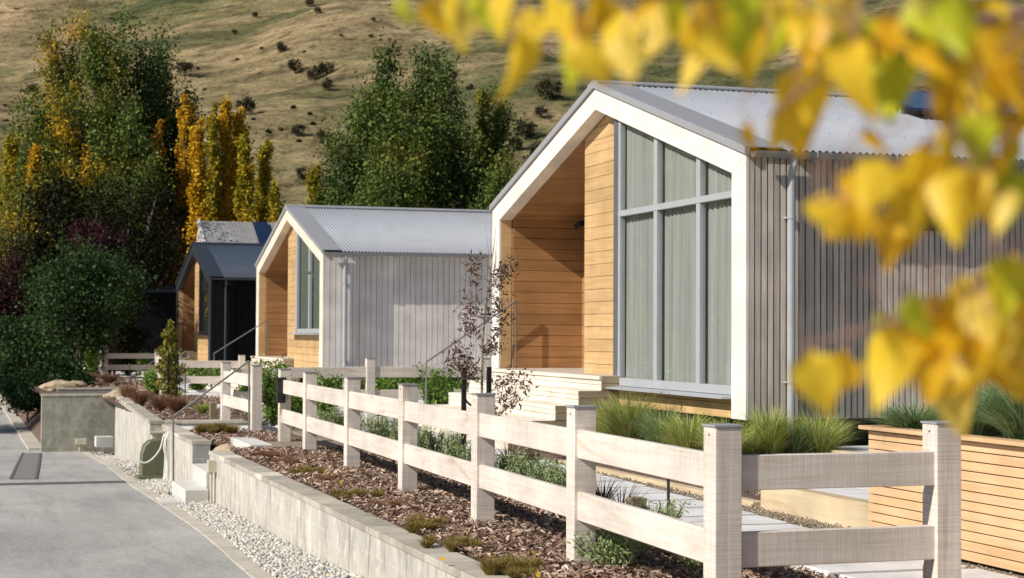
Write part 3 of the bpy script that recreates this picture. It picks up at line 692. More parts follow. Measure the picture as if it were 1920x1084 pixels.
    # spotlight in the porch corner
    b = B(); b.tube([(PB-.02, PY-.30, zi(PY-.3)-.10), (PB-.14, PY-.32, zi(PY-.3)-.14)], .045, 10); b.box(PB-.03, PB-.0, PY-.36, PY-.24, zi(PY-.3)-.14, zi(PY-.3)-.04)
    b.tube([(PB-.08, PY-.20, zi(PY-.3)-.10), (PB-.16, PY-.16, zi(PY-.3)-.17)], .035, 10)
    b.build('porch_spotlight', BLACK, root)
    return root
GUTM = plain('shaded_gutter_steel', (.22, .23, .235), .45)  # darker than the downpipes: the roof's shadow is put into this colour
H1 = house('gabled_house', 0, 0, 0, 'nearest grey clad house with white timber portal, big gridded window and cedar porch', dict(frame=FRAMEW, flash=FLASH, strip=FLASH, roof=ROOF1, clad=CLAD1, pitch=.070, gap=.016, bev=.0, wframe=WFRAME, jamb=plain('dark_grey_jamb', (.11, .12, .13), .4), curt=CURT, pipe=PIPE, gut=GUTM, L=15.5, screws=True))
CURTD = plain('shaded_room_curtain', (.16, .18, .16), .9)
H2 = house('gabled_house', 20.6, -.08, -.12, 'middle house with pale grey board cladding, cream portal and light steel roof', dict(frame=FRAMEC, flash=FLASH, strip=FLASH, roof=ROOF1, clad=CLAD2, pitch=.125, gap=.010, bev=0, wframe=WFRAME, jamb=WFRAME, curt=CURTD, pipe=PIPE, gut=GUTM, L=14, wl=-.95, zs=1.44, mull=(-2.45,), trans=False))
F3 = {a: FLASH3 for a in 'xyz'}
H3 = house('gabled_house', 37.7, -.10, -.18, 'farthest gabled house with black cladding and dark blue grey steel roof', dict(frame=F3, flash=FLASH3, strip=FLASH3, roof=ROOF3, clad=CLAD3, pitch=.125, gap=.010, bev=0, wframe=WFRAME3, jamb=WFRAME3, curt=BLACKGAP, pipe=FLASH3, gut=FLASH3, L=13, wl=-1.3, zs=1.44, mull=(), trans=False))
# vent plate on the middle house side wall, wall light and outlet on the first house side wall
MB().box(2.03, 2.29, -4.165, -4.131, .66, .74).build('wall_vent', BLACK, H2)
o = MB().box(2.13, 2.30, -4.26, -4.131, 2.47, 2.62).build('wall_light', BLACK, H1, bev=.004)
# solar panels on the first roof
sp = thing('solar_panel_array', (10.7, 19.85, 4.38), 'blue solar panels raised on rails on the nearest grey roof', 'solar panels')
SLp = .2856
for k in range(3):
    for r in range(1):
        x0 = .15+k*1.06; y0 = -.12; z = lambda y: .17+y*SLp
        MB().hexa([(x0, y0-1.6, z(y0-1.6)), (x0+1.02, y0-1.6, z(y0-1.6)), (x0+1.02, y0, z(y0)), (x0, y0, z(y0)), (x0, y0-1.6, z(y0-1.6)+.035), (x0+1.02, y0-1.6, z(y0-1.6)+.035), (x0+1.02, y0, z(y0)+.035), (x0, y0, z(y0)+.035)]).build('panel', PANEL, sp)
b = MB()
for yy in (-.45, -1.3): b.hexa([(.2, yy-.02, .07+yy*SLp), (3.4, yy-.02, .07+yy*SLp), (3.4, yy+.02, .07+yy*SLp), (.2, yy+.02, .07+yy*SLp), (.2, yy-.02, .165+yy*SLp), (3.4, yy-.02, .165+yy*SLp), (3.4, yy+.02, .165+yy*SLp), (.2, yy+.02, .165+yy*SLp)])
b.build('mounting_rail', PIPE, sp)
# fourth house: only its roof shows over the black one
SEAMR = wood('weathered_roof_board', (.24, .235, .235), (.34, .33, .325), 1, .15, .7, 0)
p = ony(376, 414, 68); q = p
r4 = thing('distant_house', (float(p[0]), 68, 0), 'house behind with weathered grey board roof and narrow skylight', 'house')
zr = float(p[2]); b = MB(); x = 0
while x < 9: b.hexa([(x, -3.2, zr-1.75), (x+.14, -3.2, zr-1.75), (x+.14, 0, zr-.02), (x, 0, zr-.02), (x, -3.2, zr-1.72), (x+.14, -3.2, zr-1.72), (x+.14, 0, zr), (x, 0, zr)]); x += .15
b.build('roof', SEAMR, r4)
MB().hexa([(0, 3.2, zr-1.75), (9, 3.2, zr-1.75), (9, 0.01, zr-.02), (0, 0.01, zr-.02), (0, 3.2, zr-1.72), (9, 3.2, zr-1.72), (9, 0.01, zr), (0, 0.01, zr)]).build('roof', SEAMR, r4)
MB().prism([(-3.1, -.5), (3.1, -.5), (3.1, zr-1.76), (0, zr-.05), (-3.1, zr-1.76)], -.02, 9, 0).build('wall', CLAD2, r4)
MB().prism([(-3.3, zr-1.85), (0, zr-.07), (0, zr+.05), (-3.3, zr-1.73)], -.16, -.03, 0).build('barge_board', FRAMEW['y'], r4)
MB().hexa([(2.0, -2.6, zr-1.38), (2.6, -2.6, zr-1.38), (2.6, -.2, zr-.06), (2.0, -.2, zr-.06), (2.0, -2.6, zr-1.32), (2.6, -2.6, zr-1.32), (2.6, -.2, zr+.0), (2.0, -.2, zr+.0)]).build('skylight', PANEL, r4)
# black flat roofed garage
pa = ony(238, 548, 66); pb = ony(352, 548, 66)
gr = thing('garage', (float(pa[0]), 66, -.2), 'black flat roofed garage between the bushes and the farthest house', 'garage')
wd = float(pb[0]-pa[0])+1; hg = float(pa[2])+.2
b = MB(); x = 0
while x < wd: b.box(x, x+.14, -.02, .02, 0, hg); x += .146
b.build('cladding', CLAD3, gr); MB().box(0, wd, .03, 6, 0, hg-.01).build('wall', BLACKGAP, gr); MB().box(-.12, wd+.1, -.12, 6.1, hg+.002, hg+.12).build('flat_roof', FLASH3, gr); MB().box(wd*.45, wd, .8, 3, hg+.125, hg+.3).build('roof_box', FLASH3, gr)
# ------------------------------------------------------------------ FENCES
PW = .14
def postgeo(t, x, y, zb, zt, cap=True, first=None):
    o = MB().box(x-PW/2, x+PW/2, y-PW/2, y+PW/2, zb, zt-.006).build('post', W['z'], t, bev=.004)
    MB().tube([(x-PW/2-.0025, y, zt-.045), (x-PW/2+.002, y, zt-.045)], .006, 6).build('nail_head', DARKMETAL, o)
    MB().box(x-PW/2-.006, x+PW/2+.006, y-PW/2-.006, y+PW/2+.006, zt-.006, zt+.004).build('post_cap', FLASH, o)
    return o
def railgeo(t, p0, p1, z0, z1, h, ax):
    (x0, y0), (x1, y1) = p0, p1; d = .022
    if ax == 'y': q = [(x0-d, y0), (x0+d, y0), (x1+d, y1), (x1-d, y1)]
    else: q = [(x0, y0-d), (x1, y1-d), (x1, y1+d), (x0, y0+d)]
    if ax == 'y': pts = [(q[0][0], q[0][1], z0-h), (q[1][0], q[1][1], z0-h), (q[2][0], q[2][1], z1-h), (q[3][0], q[3][1], z1-h), (q[0][0], q[0][1], z0), (q[1][0], q[1][1], z0), (q[2][0], q[2][1], z1), (q[3][0], q[3][1], z1)]
    else: pts = [(q[0][0], q[0][1], z0-h), (q[1][0], q[1][1], z1-h), (q[2][0], q[2][1], z1-h), (q[3][0], q[3][1], z0-h), (q[0][0], q[0][1], z0), (q[1][0], q[1][1], z1), (q[2][0], q[2][1], z1), (q[3][0], q[3][1], z0)]
    return MB().hexa(pts).build('rail', W[ax], t, bev=.004)
def fence(label, pts, ax, zt=.94, rails=(.80, .43), rh=.17, zb=-.15, dz=None):
    t = thing('post_and_rail_fence', (pts[0][0], pts[0][1], 0), label, 'fence', 'post and rail timber fences')
    ox, oy = pts[0]; dz = dz or [0]*len(pts)
    for (x, y), d in zip(pts, dz):
        if d is not None: postgeo(t, x-ox, y-oy, zb+d, zt+d)
    for k in range(len(pts)-1):
        (x0, y0), (x1, y1) = pts[k], pts[k+1]; a0 = dz[k] or 0; a1 = dz[k+1] or 0; e = PW/2-.02
        off = random.uniform(-.004, .004)
        for r in rails:
            if ax == 'y':
                s = 1 if y1 > y0 else -1; railgeo(t, (x0-ox-.025, y0-oy+s*e), (x1-ox-.025, y1-oy-s*e), r+a0+off, r+a1+off, rh, 'y')
            else:
                s = 1 if x1 > x0 else -1; railgeo(t, (x0-ox+s*e, y0-oy-.025), (x1-ox-s*e, y1-oy-.025), r+a0+off, r+a1+off, rh, 'x')
    return t
# post centres from the photograph: top front-left corner pixels
def pc(px, py, z): p = onz(px, py, z); return (float(p[0])+PW/2, float(p[1])+PW/2)
PX = [((1349, 799), .940), ((1070, 763), .940), ((887, 739), .936), ((755, 721), .930), ((657, 708), .922), ((580, 698), .915), ((518, 692), .91)]
P = [pc(a[0], a[1], z) for a, z in PX]
ysn = [p[1] for p in P]; 
# straighten: regular spacing along a fitted line
A = np.polyfit(ysn, [p[0] for p in P], 1)
FP = [(float(np.polyval(A, y)), y) for y in ysn]
FT = fence('long pale timber fence running along the mulch bed from the foreground corner', FP, 'y', dz=[0, 0, -.005, -.01, -.018, -.025, -.03])
pe = pc(1711, 789, .94)
fence('short fence return in the foreground with one shaded panel and end post', [(FP[0][0]+PW/2+.0-.075, FP[0][1]), (pe[0], FP[0][1]+.02)], 'x', dz=[None, 0])
q7 = pc(477, 685, .91); q8 = pc(425, 679, .90)
xx7 = float(np.polyval(A, 22.4))
fence('two-post fence panel on the far side of the front steps', [(xx7+.02, q7[1]), (xx7+.05, q8[1])], 'y', dz=[-.03, -.04])
yM1 = q8[1]+.02; xm = float(ony(694, 680, yM1)[0]); xe = 7.0
fence('cross fence behind the hedge shrubs in front of the middle house', [(xx7+.12, yM1), (xm, yM1), (8.3, yM1)], 'x', dz=[None, .02, .02])
y2 = 41.0; xa = float(ony(306, 700, y2)[0]); xb = float(ony(453, 700, y2)[0])
fence('cross fence behind the young magnolia in front of the black house', [(xa, y2), (xb, y2), (xb+2.4, y2)], 'x', dz=[-.1, -.12, -.12])
p292 = onz(295, 726, -.15)
fence('short fence piece with mailbox beside the young magnolia', [(xa-.02, y2+.2), (float(p292[0]), float(p292[1]))], 'y', dz=[None, -.13])
y3 = 57.5; xa3 = float(ony(198, 700, y3)[0]); xb3 = float(ony(300, 700, y3)[0])
fence('farthest cross fence in front of the black garage', [(xa3, y3), (xb3, y3)], 'x', dz=[-.15, -.15])
p190 = (float(ony(189, 700, 60.5)[0]), 60.5)
fence('farthest single fence panel beside the dark bushes', [(xa3-.05, y3+.2), p190], 'y', dz=[None, -.15])
# mailbox on the gate post
def mailbox(px0, px1, py0, py1, y, label, s=1):
    a = ony(px0, py0, y); c = ony(px1, py1, y); x0, x1 = float(a[0]), float(c[0]); z0, z1 = float(c[2]), float(a[2])
    t = thing('mailbox', (x0, y, z0), label, 'mailbox'); w_ = x1-x0; h = z1-z0
    MB().box(0, w_, -.11*s, 0, 0, h).build('box', BLACK, t, bev=.008)
    MB().box(-.006, w_+.006, -.118*s, .0, h*.86, h*.99+.012).build('flap', BLACK, t, bev=.005)
    MB().box(w_*.3, w_*.7, -.114*s, -.1105*s, h*.25, h*.30).build('lock', DARKMETAL, t)
mailbox(517, 533, 709, 755, FP[6][1]-PW/2-.002, 'black metal mailbox on the fence post beside the front steps opening')
mailbox(297, 304, 674, 698, 40.9, 'small dark mailbox on the farther fence beside the young magnolia')
mailbox(190, 194, 651, 668, 57.3, 'dark mailbox on the farthest fence post beside the bushes')
# ------------------------------------------------------------------ handrails
def handrail(label, pl, pts, r=.0125):
    P = [ony(a, b_, pl) for a, b_ in pts]; p0 = P[0]
    t = thing('handrail', tuple(map(float, P[0])), label, 'handrail', 'thin metal handrails')
    Q = [Vector((float(p[0]-p0[0]), float(p[1]-p0[1]), float(p[2]-p0[2]))) for p in P]
    MB().tube(Q[:2], r, 8).build('post', GALV, t, smooth=False); MB().tube([Q[2], Q[3]], r, 8).build('post', GALV, t)
    MB().tube([Q[1]-Vector((0, 0, .0)), Q[2]], r*1.05, 8).build('rail', GALV, t)
handrail('metal handrail down the wide steps of the nearest house', 23.8, [(799, 812), (799, 679), (967, 565), (967, 689)])
handrail('metal handrail down the steps of the middle house', 44.3, [(404, 748), (401, 663), (502, 600), (502, 688)])
handrail('metal handrail down the steps of the black house', 61.4, [(273, 705), (273, 645), (344, 604), (344, 655)])
handrail('metal handrail of the front steps with its foot in the white gravel', 21.5, [(325, 905), (325, 781), (467, 677), (467, 821)])
handrail('small handrail by the steps below the farther fence', 43.2, [(237, 735), (237, 712), (290, 676), (290, 712)])
handrail('handrail in front of the dark bushes at the left', 60, [(83, 745), (83, 729), (187, 660), (187, 700)])
# ------------------------------------------------------------------ utility pieces
pz = onz(298, 895, -.68)
t = thing('utility_cabinet', (2.66, 24.75, prof(24.5)-.04), 'rounded olive green utility cabinet standing in the gravel recess', 'utility cabinet')
pr = [(-.19, 0), (.19, 0), (.19, .42), (.16, .53), (.09, .58), (-.07, .56), (-.14, .50), (-.18, .38)]
MB().prism([(a, z) for a, z in pr], -.16, .16, 1).build('hood', GREENBOX, t, bev=.012, smooth=False)
MB().box(-.235, .235, -.185, .185, 0, .07).build('base', GREENBOX, t, bev=.01); MB().tube([(0, -.165, .14), (0, -.175, .14)], .012, 8).build('lock', GALV, t)
t = thing('meter_box', (2.70, 25.3, prof(25.3)), 'cream metal box behind the green utility cabinet', 'utility box')
MB().hexa([(-.06, -.06, 0), (.20, -.06, 0), (.20, .1, 0), (-.06, .1, 0), (-.02, -.04, .60), (.20, -.04, .60), (.20, .1, .60), (-.02, .1, .60)]).build('body', CREAM, t, bev=.01); MB().box(-.05, .21, -.075, .11, .601, .625).build('lid', CREAM, t)
c = [Vector((2.42, 24.36, -.42)), Vector((2.50, 24.34, -.44)), Vector((2.60, 24.33, -.38)), Vector((2.70, 24.35, -.25)), Vector((2.76, 24.38, -.05)), Vector((2.775, 24.3, -.3)), Vector((2.77, 24.2, -.66))]
def smooth_path(P, n=6):
    o_ = []
    for i in range(len(P)-1):
        p0, p1, p2, p3 = P[max(i-1, 0)], P[i], P[i+1], P[min(i+2, len(P)-1)]
        for k in range(n):
            t_ = k/n; o_.append(.5*((2*p1)+(p2-p0)*t_+(2*p0-5*p1+4*p2-p3)*t_*t_+(3*p1-p0-3*p2+p3)*t_**3))
    return o_+[P[-1]]
CABLE = plain('white_cable', (.7, .7, .66), .5)
tag(MB().tube(smooth_path(c), .011, 6).build('cable', CABLE), 'white cable draped over the green utility cabinet', 'cable')
c2 = [Vector((2.775, 24.15, -.02)), Vector((2.74, 24.12, -.2)), Vector((2.76, 24.1, -.45)), Vector((2.74, 24.05, -.68))]
b = MB()
for k in range(4): b.tube(smooth_path([v+Vector((random.uniform(-.02, .02), k*.035, 0)) for v in c2]), .009, 5)
tag(b.build('cable_bundle', CABLE), 'bundle of white cables hanging down the wall stub', 'cable')
def utilpost(name, p, h, bw, bh, label):
    t = thing(name, p, label, 'junction box', 'cream junction boxes on short pipes')
    MB().box(-bw/2, bw/2, -.05, .05, h-bh, h).build('box', CREAM, t, bev=.006)
    MB().tube([(-.025, 0, -.03), (-.025, 0, h-bh)], .017, 8).build('pipe', CREAM, t); MB().tube([(.03, .01, -.03), (.03, .01, h-bh)], .017, 8).build('pipe', CREAM, t)
utilpost('junction_box', (2.79, 19.75, -.58), .50, .14, .14, 'cream junction box on two pipes against the long stained wall')
pq = onz(133, 828, -1.28)
utilpost('junction_box', (float(pq[0]), 39.3, -1.3), .30, .24, .13, 'cream junction box standing before the olive grey wall')
pv = ony(194, 745, 39.58); tag(MB().tube([(0, 0, 0), (0, -.12, -.02)], .055, 12).build('vent_pipe', CREAM, loc=tuple(map(float, pv))), 'round cream pipe stub poking from the olive grey wall', 'pipe')
pv = ony(198, 820, 38.9); tag(MB().box(-.22, .14, -.3, .25, -.2, .02).build('pale_block', WHITECON, loc=tuple(map(float, pv))), 'pale concrete block at the foot of the angled wall', 'block')
# bollard lights, stakes
def bollard(p, h, label, s=1):
    t = thing('bollard_light', p, label, 'garden light', 'timber bollard garden lights')
    MB().box(-.06*s, .06*s, -.06*s, .06*s, -.1, h).build('timber_post', wood('bollard_timber', (.20, .17, .10), (.34, .28, .17), 2) if 'BT' not in globals() else BT, t, bev=.005)
    b = MB(); R0 = .045
    for k in range(6):
        pass
    b.tube([(.06, -.05, h-.07), (.105, -.07, h-.07)], [.05, .045], 12); b.build('lamp', WHITECON, t)
BT = wood('bollard_timber', (.20, .17, .10), (.34, .28, .17), 2)
p = onz(1193, 985, 0); bollard((float(p[0]), float(p[1]), 0), .20, 'short timber bollard light with white lamp beside the paver path')
p = onz(400, 783, 0); bollard((float(p[0]), float(p[1]), -.02), .26, 'square timber bollard light in the bed behind the wall stub')
p = onz(238, 730, -.05); bollard((float(p[0]), float(p[1]), -.07), .12, 'tiny pale bollard light in the rusty bed near the far fence')
def stake(px, py, h, label, r=.011, head=True, z=0, m=DARKMETAL, name='path_light', cat='path light', grp='slim stake lights along the path'):
    p = onz(px, py, z); t = thing(name, (float(p[0]), float(p[1]), z), label, cat, grp)
    MB().tube([(0, 0, -.05), (0, 0, h)], r, 8).build('stake', m, t)
    if head: MB().tube([(0, 0, h), (0, 0, h+.012)], [.035, .03], 10).build('head', GALV, t)
    return t
stake(1253, 992, .36, 'slim dark stake light standing before the pavers near the timber bollard light')
stake(1008, 890, .30, 'slim dark stake light seen just left of the second nearest fence post'); stake(580+248, 868, .30, 'slim dark stake light beside the thick black tree stakes')
stake(709, 806, .42, 'slim dark stake light between the third and fourth distant fence rails'); stake(347, 748, .5, 'slim stake light right of the young magnolia', z=-.05); stake(337, 742, .5, 'slim stake light touching the young magnolia foliage', z=-.05); stake(243, 715, .5, 'slim stake light in front of the farthest fence', z=-.1)
# ------------------------------------------------------------------ slatted planter
t = thing('slatted_planter', (5.86, 10.38, 0), 'long planter box clad in honey coloured horizontal timber slats', 'planter')
SP = .0605
for k in range(12):
    z0 = .012+k*SP; 
    if k % 1 == 0:
        b = MB(); b.box(0, .022, -6.4, 0, z0, z0+SP-.0065); b.box(.023, 1.7, -.022, 0, z0, z0+SP-.0065); b.build('slat', SLAT, t, bev=.002)
MB().box(-.05, .09, -6.4, .05, .742, .768).build('top_rail', SLAT, t, bev=.003); MB().box(.091, 1.75, -.09, .05, .742, .768).build('top_rail', SLAT, t, bev=.003)
MB().box(.03, 1.69, -6.4, -.03, -.02, .70).build('liner', BLACKGAP, t)
MB().box(.031, 1.68, -6.4, -.031, .701, .715).build('soil', MULCHG, t)
b = MB()
for y in (-1.0, -2.0, -3.0): 
    for k in range(12): b.tube([(-.002, y, .012+k*SP+.02), (.003, y, .012+k*SP+.02)], .004, 6)
b.build('screws', DARKMETAL, t)['kind'] = 'stuff'
# ------------------------------------------------------------------ PLANTS
def blades(n, h, spread, wdt, droop, lean=0):
    """n grass blades as bent 4-segment ribbons, root at origin"""
    a = RNG.uniform(0, 2*PI, n); r0 = RNG.uniform(0, .10, n)*spread*2; L = h*RNG.uniform(.55, 1.15, n); o_ = RNG.uniform(.15, 1, n)**.7*spread
    S = 5; Vs = []
    t = np.linspace(0, 1, S)[None]
    x = r0[:, None]+o_[:, None]*t**1.6; z = L[:, None]*(t-droop*t**3*(o_/spread)[:, None])
    da = a[:, None]+RNG.normal(0, .12, (n, 1))*t
    cx, cy = x*np.cos(da), x*np.sin(da)
    wv = wdt*(1-t**2*.92)*RNG.uniform(.6, 1.3, (n, 1)); ta = a+PI/2+RNG.normal(0, .8, n)
    wx_, wy_ = np.cos(ta)[:, None]*wv/2, np.sin(ta)[:, None]*wv/2
    Pl = np.stack([cx-wx_, cy-wy_, z], -1); Pr = np.stack([cx+wx_, cy+wy_, z], -1)
    V = np.stack([Pl, Pr], 2).reshape(n*S*2, 3)
    k = np.arange(n)[:, None]*S*2+np.arange(S-1)[None]*2; k = k.ravel()
    return V, np.stack([k, k+1, k+3, k+2], 1)
def grass(name, p, n, h, spread, wdt, droop, m, label, cat, group):
    V, F = blades(n, h, spread, wdt, droop); o = npmesh(name, V, F, m); o.location = p; o.rotation_euler.z = random.uniform(0, 6)
    return tag(o, label, cat, group)
TG = 'tussock grasses beside the house'
for (px, py, n, h, s, lab, mm) in ((1180, 838, 1500, .62, .50, 'big green tussock grass below the cedar sill at its left end', L_TUS), (1292, 848, 1400, .48, .42, 'rounded green tussock grass below the middle of the big window', L_TUS),
        (1140, 812, 900, .52, .36, 'taller tussock grass beside the bottom steps', L_TUS), (1240, 822, 900, .5, .36, 'tussock grass tucked under the sill between two bigger ones', L_TUD), (1360, 838, 900, .46, .38, 'tussock grass at the foot of the white portal leg', L_TUS),
        (1444, 862, 1500, .56, .30, 'upright bright green tussock grass beside the downpipe', L_TUS), (1535, 864, 1500, .50, .42, 'spiky pale tipped tussock grass right of the downpipe', L_TUS), (1490, 848, 600, .42, .32, 'small tussock grass half hidden behind the two by the downpipe', L_TUD), (1400, 845, 500, .40, .3, 'thin tussock grass between the portal leg and the downpipe', L_TUS)):
    p = ony(px, py, 15.35) if px > 1390 else onx(px, py, 7.05); p[2] = .10; grass('tussock_grass', tuple(map(float, p)), n, h*1.18, s*1.1, .0065, .38, mm, lab, 'grass clump', TG)
TP = 'tussock grasses in the slatted planter'
for (x, y, n, h, s, lab) in ((6.08, 10.15, 1300, .26, .42, 'drooping tussock grass spilling over the far corner of the slatted planter'), (6.1, 9.45, 1900, .42, .42, 'blue green tussock grass right of the end fence post in the planter'), (6.1, 8.95, 2200, .46, .44, 'large tussock grass in the slatted planter at the right picture edge'), (6.5, 10.05, 1500, .42, .42, 'tussock grass at the back of the planter behind the end fence post'), (6.9, 10.05, 1500, .50, .42, 'tall tussock grass at the far back of the slatted planter'), (6.5, 9.6, 1500, .46, .42, 'tussock grass in the middle of the slatted planter')):
    grass('tussock_grass', (x, y, .71), n, h, s, .006, .42, L_TUD, lab, 'grass clump', TP)
# low olive tufts in the mulch
TF = 'low olive tufts in the bark mulch'
spots = [((575, 890), .17, 'olive tuft on the mulch below the fifth fence post'), ((672, 932), .17, 'olive tuft on the mulch halfway along the long wall'), ((793, 990), .18, 'olive tuft near the foreground end of the mulch bed'), ((848, 1026), .17, 'olive tuft touching the coping near the pale coping block'), ((960, 1074), .20, 'nearest olive tuft at the bottom edge of the picture'),
         ((505, 858), .17, 'reddish olive tuft near the far end of the mulch bed'), ((540, 868), .15, 'small rusty tuft on the mulch bed behind the first tufts'), ((620, 902), .14, 'faint rusty tuft between two olive tufts on the mulch'), ((725, 950), .13, 'faded rusty tuft among the mulch chips mid bed'), ((410, 810), .30, 'wide brown tuft in the mulch bed behind the wall stub')]
for i, ((px, py), r, lab) in enumerate(spots):
    p = onz(px, py, 0); VV, FF, of = [], [], 0
    for q in range(16):
        a_ = random.uniform(0, 2*PI); e_ = random.uniform(0, 1)**.7*r*1.15; v_, f_ = blades(260, r*random.uniform(.3, .6), r*.42, .005, .2)
        VV.append(v_+np.array([math.cos(a_)*e_, math.sin(a_)*e_*1.2, 0])); FF.append(f_+of); of += len(v_)
    o = npmesh('ground_cover_plant', np.concatenate(VV), np.concatenate(FF), L_RUS if i in (5, 6, 7, 8) else L_TUF); o.location = (float(p[0]), float(p[1]), -.015); tag(o, lab, 'ground cover plant', TF)
for i, (px, py, lab) in enumerate([(262, 762, 'rusty brown grass clump nearest the angled wall corner'), (300, 772, 'rusty brown grass clump in front of the young magnolia'), (330, 775, 'rusty grass clump right of the magnolia stakes'), (240, 750, 'small rusty grass clump beside the pale flat boulder')]):
    p = onz(px, py, -.05); grass('rusty_grass', (float(p[0]), float(p[1]), -.06), 700, .34, .26, .012, .2, L_RUS, lab, 'grass clump', 'rusty grass clumps in the raised bed')
for i, (px, py, lab) in enumerate([(165, 716, 'rusty grass clump on the bank above the olive grey wall'), (205, 718, 'brownish grass clump before the farthest fence post'), (140, 712, 'rusty grass clump beside the large sandstone boulder')]):
    p = onz(px, py, -.1); grass('rusty_grass', (float(p[0]), float(p[1]), -.14), 600, .34, .4, .016, .2, L_RUS, lab, 'grass clump', 'rusty grass clumps on the far bank')
for i, (px, py, lab) in enumerate([(380, 776, 'fresh green grass clump beside the square bollard light'), (330, 748, 'green grass clump behind the rusty clumps')]):
    p = onz(px, py, -.03); grass('green_grass', (float(p[0]), float(p[1]), -.04), 500, .22, .2, .010, .3, L_TUS, lab, 'grass clump', 'green grass clumps in the far beds')
# dark flax beside the path
for i, (px, py, lab) in enumerate([(1130, 965, 'dark bronze flax between the two nearest posts of the long fence'), (1165, 985, 'dark bronze flax touching the timber bollard light'), (955, 880, 'thin bronze flax in front of the pavers at mid fence'), (990, 885, 'bronze flax right of the middle fence post'), (860, 850, 'bronze flax beside the thick black stakes')]):
    p = onz(px, py, 0); grass('bronze_flax', (float(p[0]), float(p[1]), 0), 90, .30, .22, .010, .15, L_FLX, lab, 'flax plant', 'bronze flax along the path')
# leafy shrubs built of stems and leaves
def shrub(name, p, h, r, nst, nlf, size, m, label, cat, group, asp=.5, upright=.6, bark=BARK, r0=.08):
    t = thing(name, p, label, cat, group); b = MB(); pts = []
    for k in range(nst):
        a = random.uniform(0, 2*PI); e = random.uniform(.3, 1)*r; hh = h*random.uniform(.6, 1)
        nlf_ = 0; P0 = Vector((math.cos(a)*r*r0, math.sin(a)*r*r0, -.03)); P2 = Vector((math.cos(a)*e, math.sin(a)*e, hh)); P1 = Vector((math.cos(a)*e*.7, math.sin(a)*e*.7, hh*.5))
        C = [P0*(1-t_)**2+P1*2*t_*(1-t_)+P2*t_*t_ for t_ in np.linspace(0, 1, 6)]
        b.tube(C, [.012*h*(1-.8*i/5)+.002 for i in range(6)], 4, False)
        n = nlf//nst; tt = RNG.uniform(.15, 1.02, n)
        Cn = np.array([list(c_) for c_ in C]); idx = tt*5; i0 = np.clip(idx.astype(int), 0, 4); fr = (idx-i0)[:, None]
        pts.append(Cn[i0]*(1-fr)+Cn[i0+1]*fr+RNG.normal(0, size*.75, (n, 3)))
    b.build('stem', bark, t)
    leaves('foliage', np.concatenate(pts), size, m, t, asp); return t
HG = 'glossy green hedge shrubs'
hs = [((512, 795), .95, .26, 'tall glossy shrub in the gate opening beside the mailbox'), ((548, 800), .62, .24, 'glossy shrub just right of the mailbox post'), ((610, 790), .68, .26, 'glossy shrub behind the fence under the downpipe of the middle house'), ((672, 772), .66, .24, 'glossy shrub left of the cross fence post'), ((705, 765), .58, .24, 'rounded glossy shrub behind the fourth fence rail'),
      ((735, 770), .60, .24, 'glossy shrub right of the cross fence post'), ((765, 768), .72, .24, 'glossy shrub with a pointed leader before the cross fence'), ((820, 785), .78, .26, 'tallest glossy shrub right of the handrail foot'), ((845, 780), .6, .22, 'glossy shrub partly hidden by the tallest one'), ((888, 770), .55, .22, 'glossy shrub behind the bronze sapling'), ((472, 775), .55, .2, 'glossy shrub seen through the two-post fence panel')]
for (px, py), h, r, lab in hs:
    p = onz(px, py, 0); shrub('hedge_shrub', (float(p[0]), float(p[1]), 0), h*1.05, r*1.1, 20, 2600, .055, L_HED, lab, 'shrub', HG)
for (px, py), h, lab in [((370, 734), .75, 'glossy shrub right of the young magnolia near the far yard'), ((410, 728), .65, 'glossy shrub behind the middle house handrail'), ((445, 722), .5, 'small glossy shrub left of the far cross fence post'), ((290, 735), .6, 'glossy shrub left of the young magnolia'), ((240, 700), .8, 'round leafy bush in front of the farthest fence'), ((268, 698), .7, 'round leafy bush beside the black house handrail'), ((172, 708), .95, 'bright green bush left of the farthest fence')]:
    p = onz(px, py, -.12); shrub('hedge_shrub', (float(p[0]), float(p[1]), -.15), h, .30, 16, 1800, .075, L_HED, lab, 'shrub', HG)
SG = 'silvery low shrubs behind the fence'
k = 0
sil = [(652, 822, .42), (700, 835, .40), (735, 842, .40), (765, 850, .38), (800, 862, .40), (835, 872, .38), (870, 882, .34), (960, 912, .34), (1000, 925, .32), (1040, 938, .34), (1072, 950, .3), (1225, 1018, .28), (1180, 1040, .24), (1330, 1070, .16), (1150, 1062, .2), (615, 812, .4)]
words = ['behind the fifth fence post', 'left of the fourth fence post', 'right of the fourth fence post', 'in the middle of the third fence panel', 'close to the thick black stakes', 'right of the thick black stakes', 'touching the third fence post', 'left part of the second fence panel', 'below the slim stake light', 'before the pavers in the second panel', 'just left of the second nearest post', 'climbing before the bollard light', 'in the shade under the lower rail', 'tiny sprig behind the nearest fence post', 'low dark sprig under the nearest panel', 'farthest of the row']
for (px, py, h), wd_ in zip(sil, words):
    p = onz(px, py, 0); shrub('silvery_shrub', (float(p[0]), float(p[1]), 0), h*.95, .26, 34, 2000, .034, L_SIL, 'silvery green low shrub, '+wd_, 'shrub', SG, .32)
